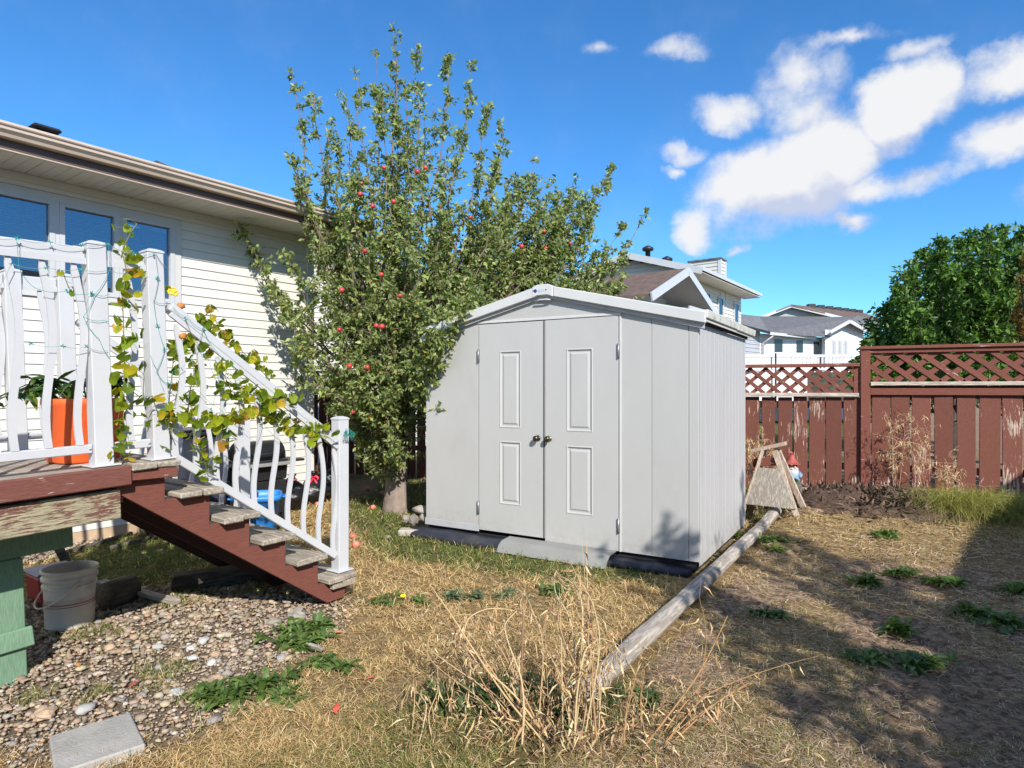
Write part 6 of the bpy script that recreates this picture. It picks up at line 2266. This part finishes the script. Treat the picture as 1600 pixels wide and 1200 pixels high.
BLUEG = [(.12, .18, .10), (.16, .22, .12), (.085, .135, .07)]
weeds = [
    (752, 938, .42, .18, 'blue green leafy weed patch on the lawn in front of the grey ramp plate', 60, 'clover', 120, BLUEG, .8),
    (632, 942, .28, .10, 'low weed with a yellow flower between the stairs and the blue green patch', 61, 'clover', 60, None, .5),
    (505, 985, .24, .14, 'broad patch of bright green weeds spilling from gravel to lawn below the steps', 62, 'dandelion', 120, None, .7),
    (445, 1005, .22, .10, 'dandelion leaves on the gravel next to the bright green patch', 63, 'dandelion', 80, None, .6),
    (515, 1040, .20, .10, 'weed rosette between the gravel and the straw lawn near the loose stick', 64, 'clover', 80, None, .5),
    (410, 1075, .18, .10, 'dandelion growing among pale stones on the gravel', 65, 'dandelion', 70, None, .8),
    (345, 1095, .16, .10, 'large dandelion with long toothed leaves on the gravel near the concrete slab', 66, 'dandelion', 60, None, .9),
    (440, 1090, .16, .08, 'fine low weeds at the gravel edge beside the dandelions', 67, 'clover', 70, None, .4),
    (865, 928, .12, .06, 'dark leafy weed at the foot of the tall dried stalks', 68, 'dandelion', 50, None, .8),
    (1205, 846, .14, .06, 'green tuft on the straw lawn nearest the landscape timber', 69, 'dandelion', 60, None, .6),
    (1212, 860, .10, .05, 'small yellow green tuft just below the one by the timber', 70, 'clover', 40, [(.16, .20, .05), (.12, .17, .04)], .5),
    (1355, 912, .16, .08, 'rounded dandelion clump in the sun halfway to the fence', 71, 'dandelion', 80, None, .7),
    (1412, 898, .12, .06, 'spiky weed beside the rounded dandelion clump', 72, 'dandelion', 50, None, .7),
    (1482, 912, .14, .06, 'low bright green weed near the edge of the house shadow', 73, 'dandelion', 60, [(.09, .17, .03), (.13, .21, .04)], .5),
    (1405, 988, .14, .08, 'dark green dandelion with a deep shadow beside it in the dappled soil', 74, 'dandelion', 70, None, .9),
    (1510, 958, .16, .06, 'bright green weeds stretched along the house shadow edge', 75, 'dandelion', 70, None, .6),
    (1552, 975, .18, .07, 'second half of the weed strip lying in the house shadow', 76, 'dandelion', 80, None, .6),
    (1358, 1030, .14, .07, 'fine leaved weed in the dappled shade of the bare soil', 77, 'clover', 60, None, .5),
    (1440, 1042, .18, .06, 'grassy weed tuft near a pale twig in the dappled soil', 78, 'dandelion', 60, None, .6),
    (1205, 962, .16, .06, 'yellow green weed lit by a sun fleck beside the timber', 79, 'clover', 70, [(.14, .2, .05), (.1, .16, .04)], .5),
    (1592, 925, .14, .08, 'dark weeds in the house shadow by the edge of the yard', 80, 'dandelion', 60, None, .7),
    (1130, 838, .20, .10, 'lush weeds between the shed side and the landscape timber', 81, 'dandelion', 130, None, 1.1),
    (1172, 795, .20, .10, 'weeds growing behind the timber below the sawhorse', 82, 'dandelion', 110, [(.12, .16, .05), (.09, .14, .04)], 1.2),
    (1088, 876, .16, .06, 'grassy weeds at the shed corner', 83, 'dandelion', 90, None, 1.0),
    (1222, 800, .12, .05, 'weed tuft at the foot of the dark block', 84, 'clover', 60, None, .6),
    (1240, 752, .10, .05, 'leafy green plant under the garden gnome', 85, 'clover', 70, [(.14, .22, .05), (.1, .18, .04)], 1.2),
    (1385, 838, .14, .05, 'green tuft in front of the dirt heap', 86, 'dandelion', 60, None, .6),
    (690, 1105, .26, .16, 'dark green low weeds under the dried stalks nearest the gravel', 90, 'dandelion', 120, [(.07, .11, .035), (.10, .15, .045), (.16, .17, .06)], .8),
    (800, 1095, .26, .18, 'dark green undergrowth in the middle of the dried stalks', 91, 'dandelion', 130, [(.08, .12, .035), (.12, .17, .05)], 1.0),
    (900, 1100, .26, .16, 'green undergrowth at the foot of the upright dried stalks by the timber end', 92, 'dandelion', 120, [(.07, .11, .03), (.11, .16, .05)], .9),
    (990, 1100, .2, .1, 'thin green weeds between the timber end and the orange dried stalk', 93, 'clover', 80, [(.09, .13, .04), (.14, .17, .06)], .8),
    (835, 868, .14, .05, 'weeds under the front edge of the ramp plate', 87, 'clover', 80, None, .6),
]
for (px, py, w, h_, lab, sd, kd, n, cols, up) in weeds:
    t_ = rosette('weed', px, py, w, h_, lab, sd, kd, n, cols, up=up)
    if sd == 85:
        t_.location = Vector(bl_.location) + Vector((.02, .02, .215))
    if sd == 61:
        fl = MB()
        for k in range(10):
            a = k * .63
            fl.sphere((.014 * math.cos(a) - .01, .014 * math.sin(a), .05), .008, 6, 4)
        fl.build('flower', M['flower_yellow'], t_)

# fallen red leaves and loose stick
lf_me = MB().add([(0, -.045, 0), (-.022, -.005, .006), (0, 0, .012), (.022, -.005, .006), (0, .045, .004)], [(0, 2, 1), (0, 3, 2), (1, 2, 4), (2, 3, 4)]).mesh('fallen_leaf')
for (px, py, c, lab) in ((580, 1065, (.55, .11, .06), 'small red fallen leaf on the straw lawn'), (526, 1114, (.60, .08, .05), 'larger red fallen leaf near the gravel edge at the front of the lawn'), (470, 1062, (.5, .16, .08), 'rusty fallen leaf on the gravel beside the weeds'), (528, 993, (.5, .2, .06), 'orange brown fallen leaf by the bright green weeds'), (453, 1118, (.50, .40, .22), 'pale tan fallen leaf on the lawn edge'), (122, 1045, (.45, .18, .05), 'crumpled orange leaf on the gravel'), (210, 1075, (.33, .09, .05), 'dark red leaf among the gravel stones')):
    o_ = link('fallen_leaf', lf_me.copy(), mat('fallen_leaf', c, .7, .2, 30), None, ground_at(px, py) + Vector((0, 0, .022)), (random.uniform(-.3, .3), random.uniform(-.3, .3), random.uniform(0, 6)))
    o_.scale = (.75,) * 3
    tag(o_, lab, 'leaf', 'fallen leaves')
o_ = boxo('stick', M['timber'], None, -.13, .13, -.014, .014, 0, .02, .003, .004)
o_.location = ground_at(482, 1012) + Vector((0, 0, .01))
o_.rotation_euler = (0, 0, R(-35))
tag(o_, 'short flat stick lying between the gravel and the weeds', 'stick')

# bigger stones on the gravel, each its own
big = [(318, 1003, .035, 'white flat stone at the upper edge of the gravel', 'stone_pale'), (298, 1015, .03, 'second white stone beside the white flat one', 'stone_pale'), (247, 1012, .028, 'pale pinkish stone on the middle of the gravel', 'stone_pale'), (276, 1084, .035, 'oval white stone near the concrete slab', 'stone_pale'), (338, 1025, .03, 'yellow tan stone next to the white stones', 'stone_tan'), (352, 993, .028, 'blue grey stone on the gravel below the stairs', 'stone'), (463, 968, .07, 'large flat pale rock at the foot of the stairs', 'stone'), (430, 975, .045, 'blue grey slate chip beside the large flat rock', 'stone'), (340, 1068, .05, 'brown rock beside the dandelion', 'stone_tan'), (330, 1038, .03, 'greyish white stone above the brown rock', 'stone_pale'), (355, 1055, .03, 'pale green grey stone by the dandelion leaves', 'stone'), (172, 1014, .035, 'peach coloured stone on the sunny gravel edge', 'stone_tan'), (300, 1030, .028, 'grey white pebble below the white stones', 'stone_pale'), (440, 1030, .03, 'pale stone under the bright green weeds', 'stone_pale'), (70, 1120, .05, 'pale yellow stone at the near edge of the gravel', 'stone_tan'), (133, 1112, .04, 'light grey round stone near the slab', 'stone_pale')]
for (px, py, r_, lab, mt) in big:
    o_ = rock('stone', ground_at(px, py) + Vector((0, 0, r_ * .3)), r_, (1.15, .85, .5), lab, mt, 'larger stones on the gravel')

# ------------------------------------------------------------------ gravel: thousands of pebbles, one mass
def pebble_arrays(P, Rr, rng):
    t = (1 + 5 ** .5) / 2
    ico = np.array([(-1, t, 0), (1, t, 0), (-1, -t, 0), (1, -t, 0), (0, -1, t), (0, 1, t), (0, -1, -t), (0, 1, -t), (t, 0, -1), (t, 0, 1), (-t, 0, -1), (-t, 0, 1)]) / math.sqrt(1 + t * t)
    fc = np.array([(0, 11, 5), (0, 5, 1), (0, 1, 7), (0, 7, 10), (0, 10, 11), (1, 5, 9), (5, 11, 4), (11, 10, 2), (10, 7, 6), (7, 1, 8), (3, 9, 4), (3, 4, 2), (3, 2, 6), (3, 6, 8), (3, 8, 9), (4, 9, 5), (2, 4, 11), (6, 2, 10), (8, 6, 7), (9, 8, 1)])
    N = len(P)
    sc = np.stack([rng.uniform(.75, 1.35, N), rng.uniform(.65, 1.1, N), rng.uniform(.4, .75, N)], 1)
    a = rng.uniform(0, 6.283, N)
    V = ico[None] * (1 + rng.normal(size=(N, 12, 1)) * .14) * sc[:, None]
    ca, sa = np.cos(a)[:, None], np.sin(a)[:, None]
    x, y = V[..., 0] * ca - V[..., 1] * sa, V[..., 0] * sa + V[..., 1] * ca
    V = np.stack([x, y, V[..., 2]], -1) * Rr[:, None, None] + P[:, None]
    return V.reshape(-1, 3), (np.arange(N)[:, None, None] * 12 + fc[None]).reshape(-1, 3)


rngp = np.random.default_rng(5)
n_ = 80000
X = rngp.uniform(-6.2, -.3, n_)
Y = rngp.uniform(2.35, 7.6, n_)
g_, gr_, so_ = masks(X, Y)
far_k = np.clip(3.6 / Y, .45, 1.2)
keep = (rngp.random(n_) < g_ * far_k ** 1.2 * (0.35 + .65 * (g_ > .5)) * (X > -.86 * Y)) | (rngp.random(n_) < .004 * (X > -.86 * Y))
X, Y = X[keep], Y[keep]
Rr = np.exp(rngp.normal(-4.9, .48, len(X))) * np.clip(Y / 3.4, 1, 1.7)
Rr = np.clip(Rr, .005, .030)
P = np.stack([X, Y, gh(X, Y) + Rr * .18 + rngp.uniform(-.004, .004, len(X))], 1)
V, Fc = pebble_arrays(P, Rr, rngp)
tt = tint_pick(len(X), [(.38, .29, .205), (.32, .245, .18), (.43, .345, .25), (.27, .215, .16), (.29, .265, .235), (.48, .43, .36), (.37, .235, .15), (.20, .16, .125)], [4, 4, 3, 2.5, 1.2, .6, .8, 1.3], .12, rngp)
M['pebble'] = mat_leaf('pebble', trans=0.0, rough=.85, spec=.2)
tag(link('gravel', np_mesh('gravel', V, Fc, np.repeat(tt, 12, 0)), M['pebble']), kind='stuff')
print('pebbles', len(X))

# ------------------------------------------------------------------ dry lawn: one mass of blades
rngg = np.random.default_rng(17)
n_ = 1500000
Y = 2.2 * (10.4 / 2.2) ** rngg.random(n_)                 # thins out with distance
X = (rngg.random(n_) * 2 - 1) * .92 * Y
ok = np.ones(n_, bool)
g_, gr_, so_ = masks(X, Y)
clump = vnoise(X, Y, 14, 31) * .6 + vnoise(X, Y, 5, 33) * .4
pr = (0.10 + 0.90 * sm(.25, .75, clump)) * (1 - .975 * g_) * (1 - .90 * so_)
gspots = np.zeros(n_)
for (px, py, r_) in ((275, 940, .26), (300, 925, .25), (150, 990, .25), (230, 1065, .22), (255, 1050, .2), (140, 1085, .18), (330, 1085, .2), (215, 1000, .15), (390, 925, .2), (430, 1105, .3), (60, 1090, .15)):
    q_ = ground_at(px, py)
    gspots = np.maximum(gspots, 1 - np.clip(np.hypot(X - q_.x, (Y - q_.y) * 1.3) / r_, 0, 1))
pr = np.maximum(pr, gspots * 1.3 * (clump > .42))
gr_ = np.maximum(gr_, (gspots > 0) * g_ * .8)
# keep clear of the shed, the house and the cart
def in_frame(X, Y, O, ex, ey, x0, x1, y0, y1):
    u = (X - O.x) * ex + (Y - O.y) * ey
    v = -(X - O.x) * ey + (Y - O.y) * ex
    return (u > x0) & (u < x1) & (v > y0) & (v < y1)
bad = in_frame(X, Y, SO, SEX, SEY, -.02, 2.82, -.22, 1.95) | ((X - (-2.65)) * .8085 + (Y - 8.34) * -.5885 < 0.02) & (X < -2.0) | (((Y - FO.y) * FEX - (X - FO.x) * FEY) > .05)
bad |= (in_frame(X, Y, hp, FEX, FEY, -.95, .95, -.5, .8) & (rngg.random(n_) < .9))
bad |= np.abs((X - A_.x) * dt.y - (Y - A_.y) * dt.x) < .075
keep = (rngg.random(n_) < pr * .30) & ~bad & ok
X, Y, g_, gr_, so_ = X[keep], Y[keep], g_[keep], gr_[keep], so_[keep]
n_ = len(X)
isg = rngg.random(n_) < np.clip(gr_ * .82 + .05, 0, 1)
a = rngg.uniform(0, 6.283, n_) 
onr = sm(-.05, .2, X - (0.43 + 0.638 * (Y - 3.05)))
el = np.where(isg, rngg.uniform(.35, 1.35, n_), np.abs(rngg.normal(.36, .34, n_)) * (1 - .55 * onr))
D = np.stack([np.cos(a) * np.cos(el), np.sin(a) * np.cos(el), np.sin(el)], 1)
Ls = np.where(isg, rngg.uniform(.025, .06, n_), rngg.uniform(.025, .075, n_)) * np.clip(Y / 4.5, .85, 1.5)
Wd = rngg.uniform(.0018, .0038, n_) * np.clip(Y / 3.2, .9, 2.4)
P = np.stack([X, Y, gh(X, Y) - .004 + rngg.uniform(0, .012, n_)], 1)
V, Fc = None, None
o_v = blade_arrays(P, D, Ls, Wd, rngg.uniform(.0, .8, n_), rngg)
side_faces = o_v[1]
V = o_v[0]
V[:, 2] = np.maximum(V[:, 2], np.repeat(P[:, 2], 5) - .006)
ts_ = tint_pick(n_, [(.60, .42, .20), (.68, .495, .255), (.50, .34, .155), (.36, .245, .115), (.74, .58, .34)], [3, 3, 2.2, 1.2, 1.3], .12, rngg)
tg_ = tint_pick(n_, [(.13, .17, .045), (.17, .21, .06), (.22, .24, .075), (.08, .12, .03)], [3, 3, 2, 1.5], .12, rngg)
tr2 = tint_pick(n_, [(.60, .46, .32), (.52, .39, .28), (.70, .57, .42), (.34, .245, .175)], [3, 2, 2, 2], .12, rngg)
rt2 = sm(-.05, .2, X - (0.43 + 0.638 * (Y - 3.05)))
useR = rngg.random(n_) < rt2 * np.clip((6.6 - Y) / 1.5, .15, .75)
tt = np.where(isg[:, None], tg_, np.where(useR[:, None], tr2, ts_))
tag(link('lawn_grass', np_mesh('lawn_grass', V, side_faces, np.repeat(tt, 5, 0)), M['grass']), kind='stuff')
print('blades', n_)
